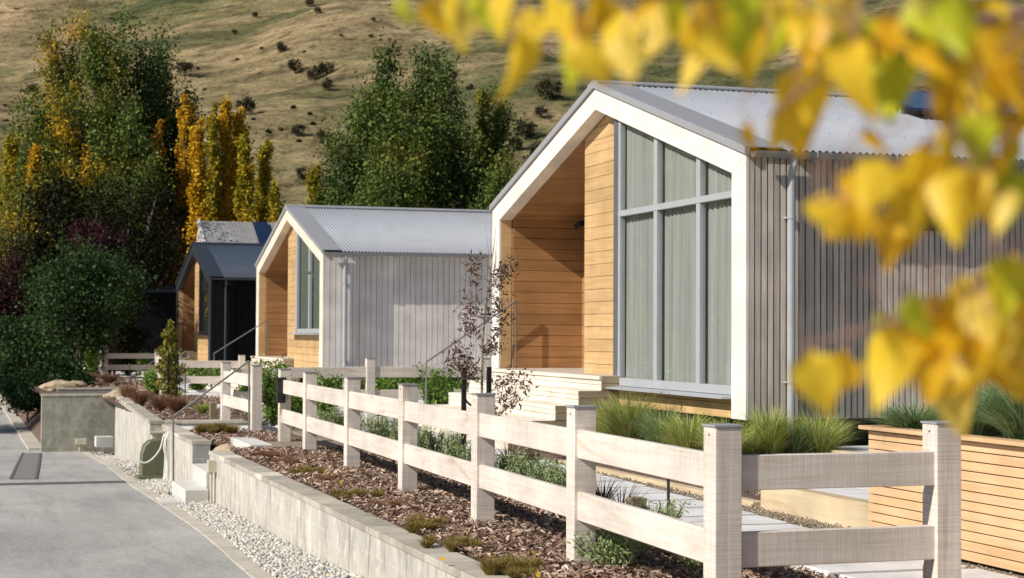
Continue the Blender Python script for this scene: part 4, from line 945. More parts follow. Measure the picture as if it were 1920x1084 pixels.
# bronze sapling with black stakes
def sapling():
    p = onz(898, 830, 0); p = ony(908, 800, 19.6)
    base = (5.2, 16.3, 0)
    D_ = 0
    q = onz(905, 872, 0); base = (float(q[0]), float(q[1]), 0)
    t = thing('bronze_sapling', base, 'thin young sapling with dry bronze leaves tied between two black stakes', 'sapling')
    s = 17.4/3240
    dpt = float(np.dot(q-CP, AX[2])); s = dpt/FPX
    def L(px, py, o_=0): v = (AX[0]*(px-905)+AX[1]*(872-py))*s+AX[2]*o_; return Vector((float(v[0]), float(v[1]), float(v[2])))
    b = MB(); b.tube([L(905, 872), L(903, 760), L(905, 640), L(912, 560), L(925, 470), L(930, 425)], [.016, .014, .011, .009, .005, .002], 6)
    tips = []
    for (ax, ay, bx, by) in ((905, 760, 990, 715), (905, 790, 965, 745), (905, 700, 850, 640), (905, 690, 835, 685), (907, 650, 955, 600), (910, 600, 880, 560), (915, 560, 950, 510), (907, 630, 870, 600), (905, 720, 860, 690), (920, 500, 915, 400), (925, 520, 945, 460), (905, 740, 960, 690), (908, 610, 940, 560), (905, 800, 930, 775), (890, 560, 893, 490), (905, 668, 925, 640), (912, 540, 960, 488)):
        for rep in range(2):
            o2 = random.uniform(-.3, .3); P1 = L(bx+random.uniform(-14, 14), by+random.uniform(-14, 14), o2); P0 = L(ax, ay); mid = (P0+P1)/2+Vector((0, 0, -.03))
            b.tube([P0, mid, P1], [.005, .004, .0015], 4, False)
            if by > 470: tips += [P0.lerp(P1, u_) for u_ in np.linspace(.35, 1.05, 60)]
    b.build('trunk', BARKL, t)
    T = np.array([list(v) for v in tips]); leaves('foliage', T+RNG.normal(0, .045, T.shape), .062, L_BRN, t, .30)
    ST = 'thick black stakes of the bronze sapling'
    for (px, y0, y1, lab) in ((870, 690, 905, 'thick black stake left of the bronze sapling'), (917, 688, 880, 'thick black stake right of the bronze sapling')):
        a = L(px, y0); o = MB().box(-.022, .022, -.022, .022, 0, float(a.z)).build('tree_stake', BLACK, loc=(base[0]+a.x, base[1]+a.y, 0)); tag(o, lab, 'stake', ST)
    c_ = [L(870, 745), L(880, 758, -.02), L(895, 762, -.03), L(905, 755, -.02), L(917, 740)]
    o = MB().tube(smooth_path(c_), .012, 5).build('tree_tie', BLACK, loc=base); tag(o, 'black rubber strap looped around the bronze sapling', 'strap')
sapling()
# young magnolia with stakes
q = onz(318, 762, -.06); mb = (float(q[0]), float(q[1]), -.06)
t = thing('young_magnolia', mb, 'young column shaped magnolia with yellow green leaves in the raised bed', 'small tree')
s = float(np.dot(q-CP, AX[2]))/FPX; Hm = (762-603)*s
MB().tube([(0, 0, 0), (.02, 0, Hm*.5), (.0, .01, Hm*.97)], [.02, .015, .005], 6).build('trunk', BARKL, t)
zz = RNG.uniform(.12, 1, 1300); rr = (.20*np.sin(PI*np.clip(zz, 0, 1)**.8)+.04)*RNG.uniform(.2, 1.15, 1300)*(1+.35*np.sin(zz*31)); aa = RNG.uniform(0, 2*PI, 1300)
leaves('foliage', np.stack([rr*np.cos(aa), rr*np.sin(aa), zz*Hm], 1), .105, L_MAG, t, .5)
for dx_, lab in ((-.06, 'thin black stake left of the magnolia trunk'), (.10, 'thin black stake right of the magnolia trunk')):
    o = MB().box(-.02, .02, -.02, .02, 0, 1.0).build('tree_stake', BLACK, loc=(mb[0]+dx_, mb[1]-.25, -.06)); tag(o, lab, 'stake', 'thin black stakes at the magnolia')
t = shrub('bare_sapling', tuple(map(float, onz(205, 705, -.12))), 2.1, .28, 8, 450, .09, L_BRN, 'dark bare sapling beside the farthest fence post', 'sapling', None, .3)
t = shrub('bare_sapling', tuple(map(float, onz(145, 708, -.12))), 1.4, .12, 3, 40, .09, L_BSH, 'pale slim trunk in front of the dark bushes', 'sapling', None, .3, .6, BARKL)
# ------------------------------------------------------------------ scattered stuff
ico = [(0, 0, 1), (.89, 0, .45), (.28, .85, .45), (-.72, .53, .45), (-.72, -.53, .45), (.28, -.85, .45), (.72, .53, -.45), (-.28, .85, -.45), (-.89, 0, -.45), (-.28, -.85, -.45), (.72, -.53, -.45), (0, 0, -1)]
icf = [(0, 1, 2), (0, 2, 3), (0, 3, 4), (0, 4, 5), (0, 5, 1), (1, 6, 2), (2, 7, 3), (3, 8, 4), (4, 9, 5), (5, 10, 1), (6, 7, 2), (7, 8, 3), (8, 9, 4), (9, 10, 5), (10, 6, 1), (6, 11, 7), (7, 11, 8), (8, 11, 9), (9, 11, 10), (10, 11, 6)]
n = 17000; yy = RNG.uniform(9, 39.4, n)**1.0; 
yy = np.where(RNG.uniform(0, 1, n) < .72, RNG.uniform(11.5, 24, n), yy)
k0 = np.interp(yy, KY, KX)+.15; k1 = np.interp(yy, [0, 20, 24, 24.5, 26.9, 27, 38], [2.80, 2.80, 2.78, 3.0, 3.0, 2.85, 3.22])
xx = k0+(k1-k0)*RNG.uniform(0, 1, n); zz = np.interp(yy, [0, 10, 12, 14, 17, 20, 28, 38, 60, 110], [-.22, -.35, -.39, -.465, -.52, -.58, -.75, -1.3, -1.35, -1.4])-.02+RNG.uniform(0, .03, n)
ok = ~((yy > 20.0) & (yy < 21.7) & (xx > 2.45)) & ~((yy > 19.95) & (yy < 20.65) & (xx > 2.2))
o = scatter_solid('gravel', np.stack([xx, yy, zz], 1)[ok], ico, icf, .0175, PEB, .8); tag(o, 'white rounded gravel strip between the kerb and the block walls', None, None, 'stuff')
n = 14000; yy = RNG.uniform(8.5, 20, n); xx = RNG.uniform(4.55, 6.3, n)
xr = 5.62+np.clip(yy-10, 0, None)*.045; xl_ = 4.72+np.clip(yy-16, 0, None)*.04; inp = ((yy-4.0) % .6 < .49) & (xx > xl_) & (xx < xr); P_ = np.stack([xx, yy, RNG.uniform(-.01, .006, n)], 1)[~inp]
P_ = P_[~((P_[:, 1] < 10.4) & (P_[:, 0] > 5.84))]; P_ = P_[~((P_[:, 1] > 10.4) & (P_[:, 0] > 6.12))]
o = scatter_solid('pea_gravel', P_, ico, icf, .0085, PEA, .8); tag(o, 'fine tan pea gravel between and beside the pavers', None, None, 'stuff')
chip = [(-1, -.28, 0), (0, -.32, .16), (1, -.2, 0), (1, .22, .0), (0, .3, .16), (-1, .26, 0)]
def chips(n, x0, x1, y0, y1, z, size=.021):
    P = np.stack([RNG.uniform(x0, x1, n), RNG.uniform(y0, y1, n), np.full(n, z)+RNG.uniform(-.005, .03, n)], 1)
    az = RNG.uniform(0, 2*PI, n); ti = RNG.normal(0, .38, n); t2 = RNG.normal(0, .5, n); s = size*RNG.uniform(.4, 1.5, (n, 1, 1))
    ca, sa, ct, st_, c2, s2 = np.cos(az), np.sin(az), np.cos(ti), np.sin(ti), np.cos(t2), np.sin(t2)
    b = np.array(chip)[None]*RNG.uniform(.5, 1.3, (n, 1, 3))
    x, y, zz = b[..., 0], b[..., 1], b[..., 2]
    y, zz = y*c2[:, None]-zz*s2[:, None], y*s2[:, None]+zz*c2[:, None]
    x, zz = x*ct[:, None]-zz*st_[:, None], x*st_[:, None]+zz*ct[:, None]
    X = x*ca[:, None]-y*sa[:, None]; Y = x*sa[:, None]+y*ca[:, None]
    V = np.stack([X, Y, zz], -1)*s+P[:, None]; F = np.array([(0, 1, 4, 5), (1, 2, 3, 4)])[None]+(np.arange(n)*6)[:, None, None]
    return V.reshape(-1, 3), F.reshape(-1, 4)
Vs, Fs, off = [], [], 0
for a in ((46000, 3.03, 4.75, 8.3, 20.25, 0), (3500, 3.03, 4.2, 21.7, 24.5, -.02), (6000, 3.1, 4.9, 27.2, 38.5, -.05), (3000, 4.6, 5.6, 27.2, 38.5, -.05), (2500, 2.4, 5.2, 43.8, 56, -.12, .05), (3000, 6.26, 7.6, 12.7, 19.2, .045)):
    v, f = chips(*a); Vs.append(v); Fs.append(f+off); off += len(v)
o = npmesh('bark_mulch', np.concatenate(Vs), np.concatenate(Fs), CHIP); tag(o, 'brown bark mulch chips covering the garden beds', None, None, 'stuff')
# fallen orange leaves on the gravel
P_ = np.array([onz(px, py, -.575) for px, py in ((408, 955), (420, 960), (460, 975), (485, 1050), (525, 1072), (640, 1075), (405, 950), (388, 995), (300, 925), (225, 1000), (120, 905), (330, 1040), (90, 1060), (452, 1010), (570, 1060))]); o = leaves('fallen_leaves', P_, .05, L_ORG); tag(o, 'few fallen orange leaves scattered on the white gravel', None, None, 'stuff')
P_ = np.array([onz(px, py, .035) for px, py in ((560, 872), (640, 905), (700, 968), (742, 940), (880, 1000), (905, 1060), (1010, 1078), (610, 885), (830, 1048), (1000, 1035), (1250, 955), (1320, 985), (1470, 1010), (1190, 915))]); o = leaves('fallen_leaves', P_, .045, L_YEL); tag(o, 'few fallen yellow leaves lying on the mulch bed and the path', None, None, 'stuff')
# ------------------------------------------------------------------ TREES
def poplar(name, px, top, W_, D_, m, n, label, cat, group, base=-1.2, lim=26, sg=.25, size=.145, low=.08, extra=None, up=.34):
    p = atd(px, top, D_); x, y, zt_ = map(float, p); H = zt_-base
    t = thing(name, (x, y, base), label, cat, group)
    b = MB(); b.tube([(0, 0, -.3), (random.uniform(-.1, .1), 0, H*.4), (0, 0, H*.72), (random.uniform(-.1, .1), 0, H*.86)], [.011*H, .010*H, .005*H, .001*H], 6); n = int(n*2.0); lim = int(lim*1.25)
    pts = []; k = max(10, n//lim//3)
    for i in range(lim):
        t0 = low+(1-low)*((i+.5)/lim)**.9*.9; a = random.uniform(0, 2*PI); z0 = H*max(0, t0-.08)
        prf = (math.sin(PI*min(1, (t0-low+.12)/(1.12-low)))**.6) if W_ > 2.2 else .25+.75*(1-t0)**.75
        R = W_/2*prf*random.uniform(.45, 1.08); L_ = H*up*random.uniform(.55, 1)*(1-t0*.45); L_ = min(L_, H*1.0-z0)
        C = [Vector((math.cos(a)*R*s_**.65, math.sin(a)*R*s_**.65, z0+L_*s_**1.25)) for s_ in np.linspace(0, 1, 6)]
        b.tube(C, [.0045*H*(1-.9*q/5) for q in range(6)], 4, False)
        Cn = np.array([list(c_) for c_ in C]); nc = 9
        for c_i in range(nc):
            tt = random.uniform(.25, 1.03)*5; i0 = min(int(tt), 4); c_ = Cn[i0]*(1-(tt-i0))+Cn[i0+1]*(tt-i0)
            mm = max(4, int(n/lim/nc*random.uniform(.4, 1.6))); spr = sg*random.uniform(.6, 1.5)*(1 if W_ > 1.9 else .4+.6*(1-t0))
            pts.append(c_+RNG.normal(0, 1, (mm, 3))*np.array([spr, spr, spr*1.5])+RNG.normal(0, spr*.6, (1, 3)))
    b.build('trunk', BARK, t)
    leaves('crown', np.concatenate(pts), size, m, t, .75)
    return t
G1 = 'green poplars behind the far bushes'
poplar('green_poplar', 118, 22, 3.6, 84, L_OLV, 9000, 'olive tinted tall poplar at the left of the green clump', 'tree', G1, lim=34)
poplar('green_poplar', 205, 18, 4.0, 82, L_POP, 13000, 'tallest green poplar in the middle of the left clump', 'tree', G1, lim=40)
poplar('green_poplar', 262, 62, 3.2, 83, L_POPD, 9000, 'dark green poplar right of the tallest one', 'tree', G1, lim=32)
poplar('green_poplar', 312, 58, 2.9, 85, L_POPD, 8000, 'dark poplar with gaps at the right of the left clump', 'tree', G1, lim=26)
poplar('green_poplar', 85, 170, 3.6, 81, L_POP, 9000, 'shorter green poplar at the left edge of the clump', 'tree', G1, lim=30)
poplar('green_poplar', 155, 150, 4.4, 79, L_OLV, 11000, 'broad olive poplar in front of the left clump', 'tree', G1, lim=34)
poplar('green_poplar', 235, 210, 4.6, 78, L_POP, 11000, 'broad green poplar at the front of the left clump', 'tree', G1, lim=34)
poplar('green_poplar', 330, 190, 3.0, 84, L_DRK, 7000, 'very dark poplar shading the golden ones', 'tree', G1, lim=26)
poplar('green_poplar', 285, 300, 3.6, 81, L_DRK, 8000, 'dark shaded tree behind the black garage', 'tree', G1, lim=26)
G2 = 'golden columnar poplars'
for (px, top, w_, D_, mm, n, lab) in ((22, 222, 1.3, 76, L_YGR, 5000, 'yellow green columnar poplar at the left picture edge'), (62, 250, 1.2, 76, L_YEL, 4000, 'orange gold columnar poplar beside the left edge one'), (350, 145, 1.5, 80, L_YEL, 4500, 'golden poplar peeping above the dark poplar'), (372, 200, 1.2, 76, L_YEL, 4500, 'golden poplar just right of the green clump'),
        (398, 175, 1.3, 76, L_YGR, 5500, 'tall golden columnar poplar with two tips, left of the group'), (424, 158, 1.3, 76.6, L_YEL, 6000, 'tallest golden columnar poplar of the group'), (450, 172, 1.3, 77, L_YEL, 5500, 'golden columnar poplar right of the tallest'), (462, 232, 1.4, 75, L_YGR, 5000, 'greenish columnar poplar at the right of the group'),
        (497, 246, 1.1, 76, L_YGR, 5000, 'separate yellow green columnar poplar with a sharp tip'), (516, 332, .9, 75, L_YGR, 3000, 'small yellow green poplar right of the separate one'), (592, 296, 1.3, 76, L_YGR, 4500, 'short yellow green poplar beside the middle green clump'), (300, 210, 1.4, 80, L_ORG, 3500, 'orange leaved tree seen through the left green clump'), (345, 300, 1.8, 80, L_ORG, 2200, 'orange leaved tree behind the black house roof')):
    poplar('golden_poplar', px, top-44, w_*.98, D_, mm, int(n*1.6), lab, 'tree', G2, lim=52, sg=.14, size=.13, low=.03, up=.12)
poplar('dark_shade_tree', 430, 255, 4.0, 92, L_DRK, 7000, 'dark tree filling the gap behind the golden poplars', 'tree', G2)
G3 = 'green poplars behind the middle house'
for (px, top, w_, D_, mm, n, lab) in ((735, 82, 2.6, 80, L_POPD, 7500, 'left tall poplar of the middle clump'), (798, 70, 2.6, 80, L_POPD, 7500, 'tallest poplar of the middle clump'), (832, 88, 2.4, 79, L_POPD, 7000, 'right tall poplar of the middle clump'), (690, 160, 3.4, 77, L_POP, 9000, 'shorter green poplar at the left of the middle clump'), (645, 245, 2.8, 76, L_POPD, 7500, 'low green poplar at the left foot of the middle clump'),
        (770, 200, 4.2, 75, L_POP, 11000, 'broad poplar in front of the middle clump'), (865, 210, 3.4, 76, L_POPD, 9000, 'dark broad poplar at the right of the middle clump'), (905, 150, 1.9, 82, L_OLV, 5500, 'yellowish green slender poplar nearest the big house roof'), (930, 165, 2.0, 83, L_POP, 6500, 'slender green poplar touching the big house roof line'), (720, 290, 3.8, 72, L_POP, 9000, 'low bright poplar just behind the middle house ridge'), (940, 290, 2.6, 74, L_POP, 6500, 'low green poplar beside the big house eave')):
    poplar('green_poplar', px, top, w_, D_, mm, n, lab, 'tree', G3, lim=32)
for (px, top, w_, lab) in ((1138, 122, 1.2, 'small olive poplar tip left of the ridge of the nearest house'), (1170, 118, 1.1, 'small golden poplar tip above the ridge of the nearest house'), (1192, 112, 1.0, 'small green gold poplar tip right above the ridge')):
    poplar('golden_poplar', px, top, w_*.7, 105, L_YGR, 3500, lab, 'tree', 'poplar tips above the nearest house', lim=26, sg=.15, size=.15, up=.22)
# conifer and bushes
def bush(name, px, py, D_, rx, rz, m, n, size, label, cat, group, base=None, lumps=26, trunk=BARK):
    p = atd(px, py, D_); z0 = float(p[2])-rz if base is None else base; H = float(p[2])+rz-z0
    t = thing(name, (float(p[0]), float(p[1]), z0), label, cat, group); b = MB(); pts = []; cz = float(p[2])-z0
    b.tube([(0, 0, -.3), (0, 0, cz)], [.018*H+.02, .012*H], 6)
    for i in range(lumps):
        d = RNG.normal(size=3); d /= np.linalg.norm(d); k = RNG.uniform(.45, .98); c_ = np.array([d[0]*rx*k, d[1]*rx*k, cz+d[2]*rz*k]); c_[2] = max(c_[2], .05)
        b.tube([(0, 0, cz*.5), tuple(c_*np.array([.5, .5, .75])), tuple(c_)], [.012*H, .008*H, .003*H], 4, False)
        sp = min(rx, rz)*RNG.uniform(.16, .30); pts.append(c_+RNG.normal(0, sp, (n//lumps, 3)))
    b.build('trunk', trunk, t); leaves('crown', np.concatenate(pts), size, m, t, .7); return t
GB = 'dense bushes at the left behind the wall'
bush('broadleaf_bush', 150, 560, 56, 1.45, 1.7, L_BSH, 14000, .11, 'large rounded dark green bush left of the black garage', 'bush', GB, base=-.6, lumps=44)
bush('broadleaf_bush', 62, 640, 59, 1.4, 1.15, L_BSH, 9000, .10, 'low dark green bush spreading to the left edge', 'bush', GB, base=-.9, lumps=34)
bush('broadleaf_bush', 98, 712, 47, .95, .6, L_BSH, 6000, .09, 'low leafy bush overhanging the road above the kerb', 'bush', GB, base=-1.3, lumps=26)
bush('broadleaf_bush', 200, 545, 59, 1.2, 1.3, L_BSH, 7000, .11, 'dark green bush against the black garage', 'bush', GB, base=-.6, lumps=30)
bush('broadleaf_bush', 18, 672, 68, 1.1, .9, L_BSH, 5000, .10, 'low bush at the left picture edge by the road', 'bush', GB, base=-1.3)
bush('broadleaf_bush', 215, 640, 60, 1.0, 1.0, L_DRK, 5000, .10, 'shaded bush behind the farthest fence post', 'bush', GB, base=-.6)
bush('purple_bush', 20, 560, 66, 1.25, 1.7, L_PUR, 9000, .10, 'purple leaved bush at the left picture edge', 'bush', 'purple leaved bushes', base=-1, lumps=34)
bush('purple_bush', 170, 450, 63, 1.1, .7, L_PUR, 2600, .11, 'purple leaved tree top above the dark green bush', 'bush', 'purple leaved bushes', base=-1)
bush('purple_bush', 62, 500, 70, .9, .9, L_PUR, 3000, .10, 'purple leaved bush between the edge one and the dark green bush', 'bush', 'purple leaved bushes', base=-1)
poplar('dark_conifer', 105, 300, 3.0, 66, L_DRK, 9000, 'dark brownish conifer in front of the left poplars', 'tree', None, lim=40, up=.12)
bush('dark_tree', 250, 440, 66, 1.9, 2.2, L_DRK, 8000, .12, 'dark shaded tree above the black garage', 'tree', None, base=-1)
bush('dark_tree', 30, 430, 70, 1.8, 2.4, L_OLV, 7000, .12, 'olive shaded tree at the left picture edge below the golden one', 'tree', None, base=-1.2)
bush('dark_tree', 340, 500, 82, 2.2, 2.4, L_DRK, 6000, .14, 'dark shaded tree behind the farthest house gable', 'tree', None, base=-1)
bush('dark_tree', 318, 400, 80, 1.5, 3.4, L_DRK, 7000, .13, 'tall shaded tree between the green clump and the golden poplars', 'tree', None, base=-1, lumps=36)
bush('broadleaf_bush', 52, 738, 49, .75, .55, L_BSH, 4500, .09, 'lowest leafy bush drooping to the kerb beside the olive grey wall', 'bush', GB, base=-1.35, lumps=22)
bush('broadleaf_bush', 30, 700, 58, .9, .7, L_BSH, 5000, .10, 'leafy bush over the kerb at the left picture edge', 'bush', GB, base=-1.3, lumps=26)
bush('roadside_tree', -520, 430, 44, 2.6, 2.4, L_POP, 9000, .14, 'leafy tree across the road outside the left picture edge', 'tree', None, base=-1.3, lumps=40)
# trees on the hill
GH = 'dark trees on the dry hillside'
hb = [((528, 92), 12, 'round dark tree alone highest on the hill left of centre'), ((553, 130), 16, 'grey brown tree left of the hillside group'), ((588, 142), 17, 'dark tree in the middle of the hillside group'), ((612, 132), 16, 'rounded dark tree at the top right of the hillside group'), ((615, 162), 14, 'lowest dark tree of the hillside group'), ((345, 132), 18, 'dark tree on the hill behind the left poplars'), ((62, 176), 15, 'dark tree on the hill at the far left'), ((1028, 175), 24, 'broad dark tree on the hill beside the nearest roof'), ((460, 205), 20, 'dark tree on the hill behind the golden poplars'), ((568, 330), 14, 'dark shrub at the hill foot left of the middle clump'), ((880, 165), 8, 'small dark shrub on the hill right of the middle clump'), ((985, 250), 22, 'scrubby bush on the hill left of the nearest roof'), ((1003, 285), 18, 'lower scrubby bush on the hill left of the nearest roof'), ((1195, 95), 22, 'dark tree on the hill behind the yellow leaves'), ((560, 250), 14, 'dark shrub in the green hollow at the hill foot'), ((605, 262), 16, 'dark shrub at the right end of the green hollow'), ((1015, 215), 14, 'low scrub on the hill above the roof slope'), ((965, 275), 16, 'brown scrub beside the slender poplar'), ((490, 92), 4, 'tiny shrub on the upper hill at the left'), ((440, 62), 6, 'small dark bush on the ridge line at upper left'), ((595, 22), 8, 'dark bush on the upper ridge'), ((580, 8), 9, 'dark bush at the top edge of the picture'), ((700, 38), 5, 'small bush on the far slope above the middle clump'), ((695, 68), 5, 'small shrub on the far slope left of the clump'), ((640, 68), 4, 'tiny bush below the upper ridge'), ((480, 30), 7, 'dark bush at top left of centre')]
for (px, py), r, lab in hb:
    P0, dd = hillhit(px, py+r*.55); R = r*dd/FPX
    t = thing('hillside_tree', tuple(map(float, P0)), lab, 'tree', GH); pts = []; b = MB(); b.tube([(0, 0, -.3), (0, 0, R*.9)], [.08*R, .05*R], 5)
    for i in range(14):
        d = RNG.normal(size=3); d /= np.linalg.norm(d); c_ = np.array([d[0]*R*.72, d[1]*R*.72, R*.95+d[2]*R*.5]); pts.append(c_+RNG.normal(0, R*.19, (60, 3))); b.tube([(0, 0, R*.5), tuple(c_)], [.03*R, .01*R], 3, False)
    b.build('trunk', BARK, t); leaves('crown', np.concatenate(pts), R*.17, L_SCR, t, .8)
# tiny scrub and grass tussocks over the hill
pts = []; 
for i in range(260):
    px = random.uniform(-200, 2100); py = random.uniform(-150, 330); 
    if float(vn(np.array(px/170.), np.array(py/60.+5))) < .05: continue
    P0, dd = hillhit(px, py); R = random.uniform(.5, 2.0)*dd/FPX*1.1; pts.append(P0+np.array([0, 0, R*.5])+RNG.normal(0, 1, (14, 3))*np.array([R, R, R*.5]))
o = leaves('hill_scrub', np.concatenate(pts), .8, L_SCR, None, .8); tag(o, 'tiny dark scrub dotted over the dry hillside', None, None, 'stuff')
# ------------------------------------------------------------------ foreground branch with yellow leaves
LS = []
def leafmesh(name, m, fold, curl, seed):
    r = random.Random(seed); R = 9; C_ = 5; V = []; F = []
    for i in range(R):
        t_ = i/(R-1); w_ = (math.sin(PI*min(1, t_**.62))**.85)*.39*(1-.25*t_) if 0 < t_ < 1 else .0
        for j in range(C_):
            s_ = (j/(C_-1)-.5)*2; x = s_*w_*(1+.06*math.sin(t_*19+seed)*abs(s_)); y = t_-.0 - (.06*(1-abs(s_)) if t_ < .15 else 0)
            z = abs(s_)*w_*fold-curl*t_*t_+.03*math.sin(s_*4+t_*7+seed)
            V.append((x, -y, z))
    for i in range(R-1):
        for j in range(C_-1): a = i*C_+j; F.append((a, a+1, a+C_+1, a+C_))
    me = bpy.data.meshes.new(name); me.from_pydata(V, [], F); me.materials.append(m)
    for p_ in me.polygons: p_.use_smooth = True
    return me
MESH = [[leafmesh('leaf', m_, .25+.2*k, .15+.2*k, k*3+i) for k in range(3)] for i, m_ in enumerate(BL)]
TD = 2.0
tr = thing('yellow_leaved_tree', (2.9, 1.4, -.6), 'out of focus yellow autumn leaves on thin branches hanging in the foreground', 'tree')
RO = Vector((2.9, 1.4, -.6))
def fg(px, py, D_): return Vector(tuple(map(float, atd(px, py, D_))))-RO
def branch(pts, r0, r1=.002, name='branch'):
    Pn = smooth_path([fg(*p) for p in pts], 5); n_ = len(Pn); MB().tube(Pn, [r0+(r1-r0)*i/(n_-1) for i in range(n_)], 6).build(name, TWIG, tr)
TWIG = plain('reddish_twig', (.30, .17, .13), .6)
MB().tube([Vector((0, 0, -.1)), Vector((0, .02, .9)), Vector((-.05, .05, 1.8)), Vector((-.1, .1, 2.9)), Vector((-.2, .2, 4))], [.11, .09, .075, .055, .02], 10).build('trunk', BARKL, tr)
tt_ = Vector((-.06, .06, 2.1))
def limb(pts, r): Pn = smooth_path([tt_ if i == 0 else fg(*p) for i, p in enumerate([(0, 0, 0)]+pts)], 6); n_ = len(Pn); MB().tube(Pn, [r*(1-.85*i/(n_-1)) for i in range(n_)], 6).build('branch', TWIG, tr)
limb([(2700, -250, 1.9), (2100, -90, 1.5), (1600, -40, 1.25), (1250, -20, 1.2), (960, -40, 1.2), (760, -30, 1.2)], .014)
limb([(2600, 0, 1.9), (2050, 130, 1.4), (1820, 230, 1.3), (1650, 330, 1.22), (1530, 380, 1.2)], .009)
limb([(2600, 420, 1.9), (2050, 480, 1.4), (1850, 540, 1.27), (1720, 590, 1.22), (1500, 650, 1.2)], .008)
limb([(2600, -120, 2.0), (2000, 10, 1.4), (1700, 60, 1.28), (1560, 130, 1.25), (1440, 220, 1.22)], .008)
FL = [(762, 22, 60, 8), (822, 40, 95, 2), (855, 35, 110, 3), (875, 45, 80, -20), (905, 20, 90, 5), (940, 25, 95, -10), (975, 115, 105, 5), (990, 60, 90, 15), (1030, 20, 85, -5), (1060, 45, 90, 10), (1080, 110, 120, -25), (1105, 120, 95, 25), (1155, 80, 130, -12), (1175, 110, 95, 5), (1120, 30, 85, 0), (1200, 25, 85, -12), (1235, 50, 95, 0), (1265, 20, 90, 10), (1300, 115, 110, -8), (1285, 60, 95, 0), (1330, 45, 110, 0), (1345, 90, 90, 20), (1375, 60, 130, 0), (1410, 100, 110, -15), (1430, 40, 110, -5), (1395, 20, 90, 10), (1465, 70, 100, 5), (1490, 30, 100, 0), (1520, 75, 100, 8), (1560, 55, 120, -5), (1590, 40, 120, 0),
      (1510, 185, 130, 2), (1490, 245, 90, 18), (1475, 235, 95, -20), (1550, 110, 70, 0), (1605, 140, 125, -3), (1620, 110, 85, 15), (1640, 80, 95, 20), (1672, 150, 115, 0), (1700, 25, 90, -10), (1680, 60, 85, 8), (1735, 40, 100, 0), (1765, 85, 110, -8), (1795, 40, 110, 4), (1750, 120, 95, 0), (1820, 100, 110, 0), (1850, 50, 110, 8), (1880, 100, 120, -6), (1905, 150, 95, 0), (1845, 160, 100, 15), (1790, 170, 120, -12), (1825, 215, 110, -6), (1870, 195, 95, 10), (1905, 235, 110, 0), (1408, 262, 70, 8), 
      (1595, 350, 55, 12), (1570, 405, 75, -20), (1545, 400, 75, 10), (1605, 425, 80, -35), (1640, 345, 100, -12), (1655, 430, 70, 5), (1685, 385, 110, 25), (1720, 330, 120, -10), (1715, 400, 95, 15), (1795, 375, 130, -12), (1760, 300, 110, 8), (1850, 315, 75, 12), (1835, 350, 60, -10), (1895, 300, 110, -4), (1880, 260, 100, 10), (1900, 365, 95, 10), (1860, 395, 60, 0), (1830, 260, 95, 10), (1640, 270, 60, 30),
      (1535, 712, 105, 18), (1570, 705, 95, -14), (1670, 680, 115, 0), (1720, 590, 75, 25), (1690, 650, 90, -12), (1760, 610, 115, 10), (1742, 680, 100, -10), (1800, 640, 120, 14), (1790, 735, 110, -5), (1835, 560, 95, -10), (1855, 600, 130, 0), (1870, 660, 120, 8), (1905, 590, 110, -6), (1830, 710, 105, -14), (1900, 680, 130, 10), (1815, 575, 90, 30), (1880, 530, 90, 12)]
rr_ = random.Random(5)
EX = []
for k in range(34):
    c_ = rr_.choices([0, 1, 2, 3], [5, 4, 3, 5])[0]
    if c_ == 0: x_, y_ = rr_.uniform(1080, 1930), rr_.uniform(-30, 70)
    elif c_ == 1: x_, y_ = rr_.uniform(1780, 1940), rr_.uniform(60, 420)
    elif c_ == 2: x_, y_ = rr_.uniform(1600, 1900), 0; y_ = 470-(x_-1600)*.45+rr_.uniform(-70, 20)
    else: x_ = rr_.uniform(1640, 1930); y_ = rr_.uniform(560, 720)-(x_-1640)*.15
    EX.append((x_, y_, rr_.uniform(60, 100), rr_.uniform(-20, 20)))
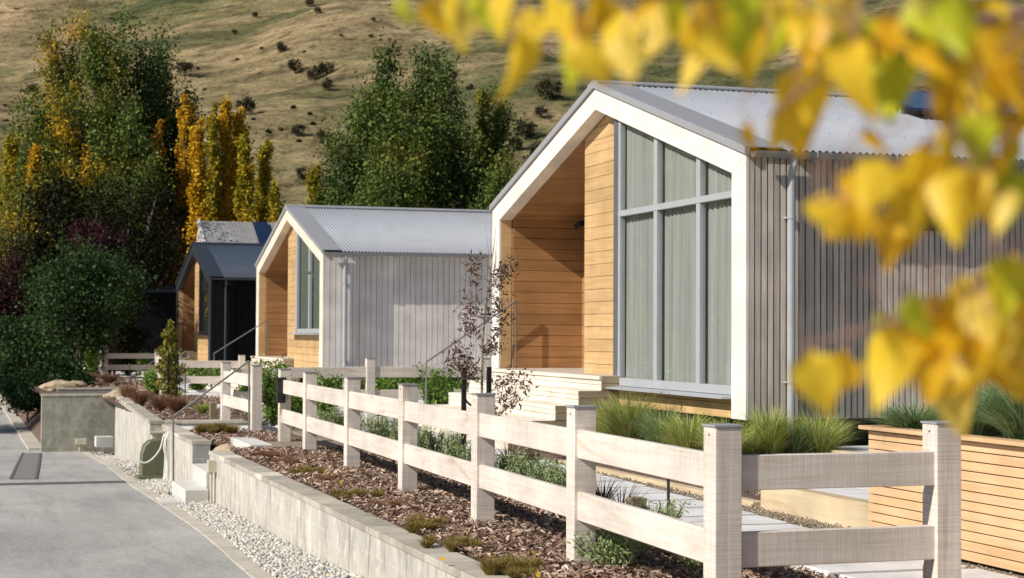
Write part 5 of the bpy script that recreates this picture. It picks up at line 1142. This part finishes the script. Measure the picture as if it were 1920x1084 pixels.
STK = []; ORD = FL[::-1]+EX; MV, MF, MM = [], [], []
for i, (px, py, ln, rot) in enumerate(ORD):
    D_ = rr_.uniform(1.15, 1.38); L_ = ln*(1.12 if px < 1480 else 1.2 if py < 480 else 1.3)*D_/FPX
    kind = rr_.choices([0, 1, 2, 3], [5, 2.8, 2.4, 2.4])[0]
    down = (-AX[1]*math.cos(math.radians(rot))+AX[0]*math.sin(math.radians(rot)))+AX[2]*rr_.uniform(-.35, .35); down = Vector(tuple(down)).normalized()
    side = Vector(tuple(AX[0])); side = (side-down*side.dot(down)).normalized(); nrm = side.cross(-down)
    a = rr_.uniform(-1.2, 1.2)+(PI if rr_.random() < .5 else 0); side2 = side*math.cos(a)+nrm*math.sin(a); n2 = side2.cross(-down)
    Mx = Matrix(((side2.x, -down.x, n2.x, 0), (side2.y, -down.y, n2.y, 0), (side2.z, -down.z, n2.z, 0), (0, 0, 0, 1)))
    top = fg(px-math.sin(math.radians(rot))*ln*.5, py-ln*.5, D_)
    M_ = Matrix.Translation(top) @ Mx @ Matrix.Scale(L_, 4); me = MESH[kind][rr_.randrange(3)]
    if i < 99:
        o = bpy.data.objects.new('leaf', me); COL.objects.link(o); o.parent = tr; o.matrix_local = M_
    else:
        n_ = len(MV); MV += [tuple(M_ @ v.co) for v in me.vertices]; MF += [tuple(n_+q for q in p_.vertices) for p_ in me.polygons]; MM += [kind]*len(me.polygons)
    p0_ = top+down*(-L_*.0); STK.append([p0_+down*L_*.04, p0_-down*.012+side*rr_.uniform(-.006, .006), p0_-down*.03+side*rr_.uniform(-.018, .018)])
b = MB()
for q_ in STK: b.tube(q_, [.0009, .0008, .0012], 4, False)
o = b.build('leaf_stalks', TWIG, tr); o['kind'] = 'stuff'
me = bpy.data.meshes.new('leaves'); me.from_pydata(MV, [], MF)
for m_ in BL: me.materials.append(m_)
me.polygons.foreach_set('material_index', MM); me.polygons.foreach_set('use_smooth', [True]*len(MF))
o = bpy.data.objects.new('leaves', me); COL.objects.link(o); o.parent = tr; o['kind'] = 'stuff'
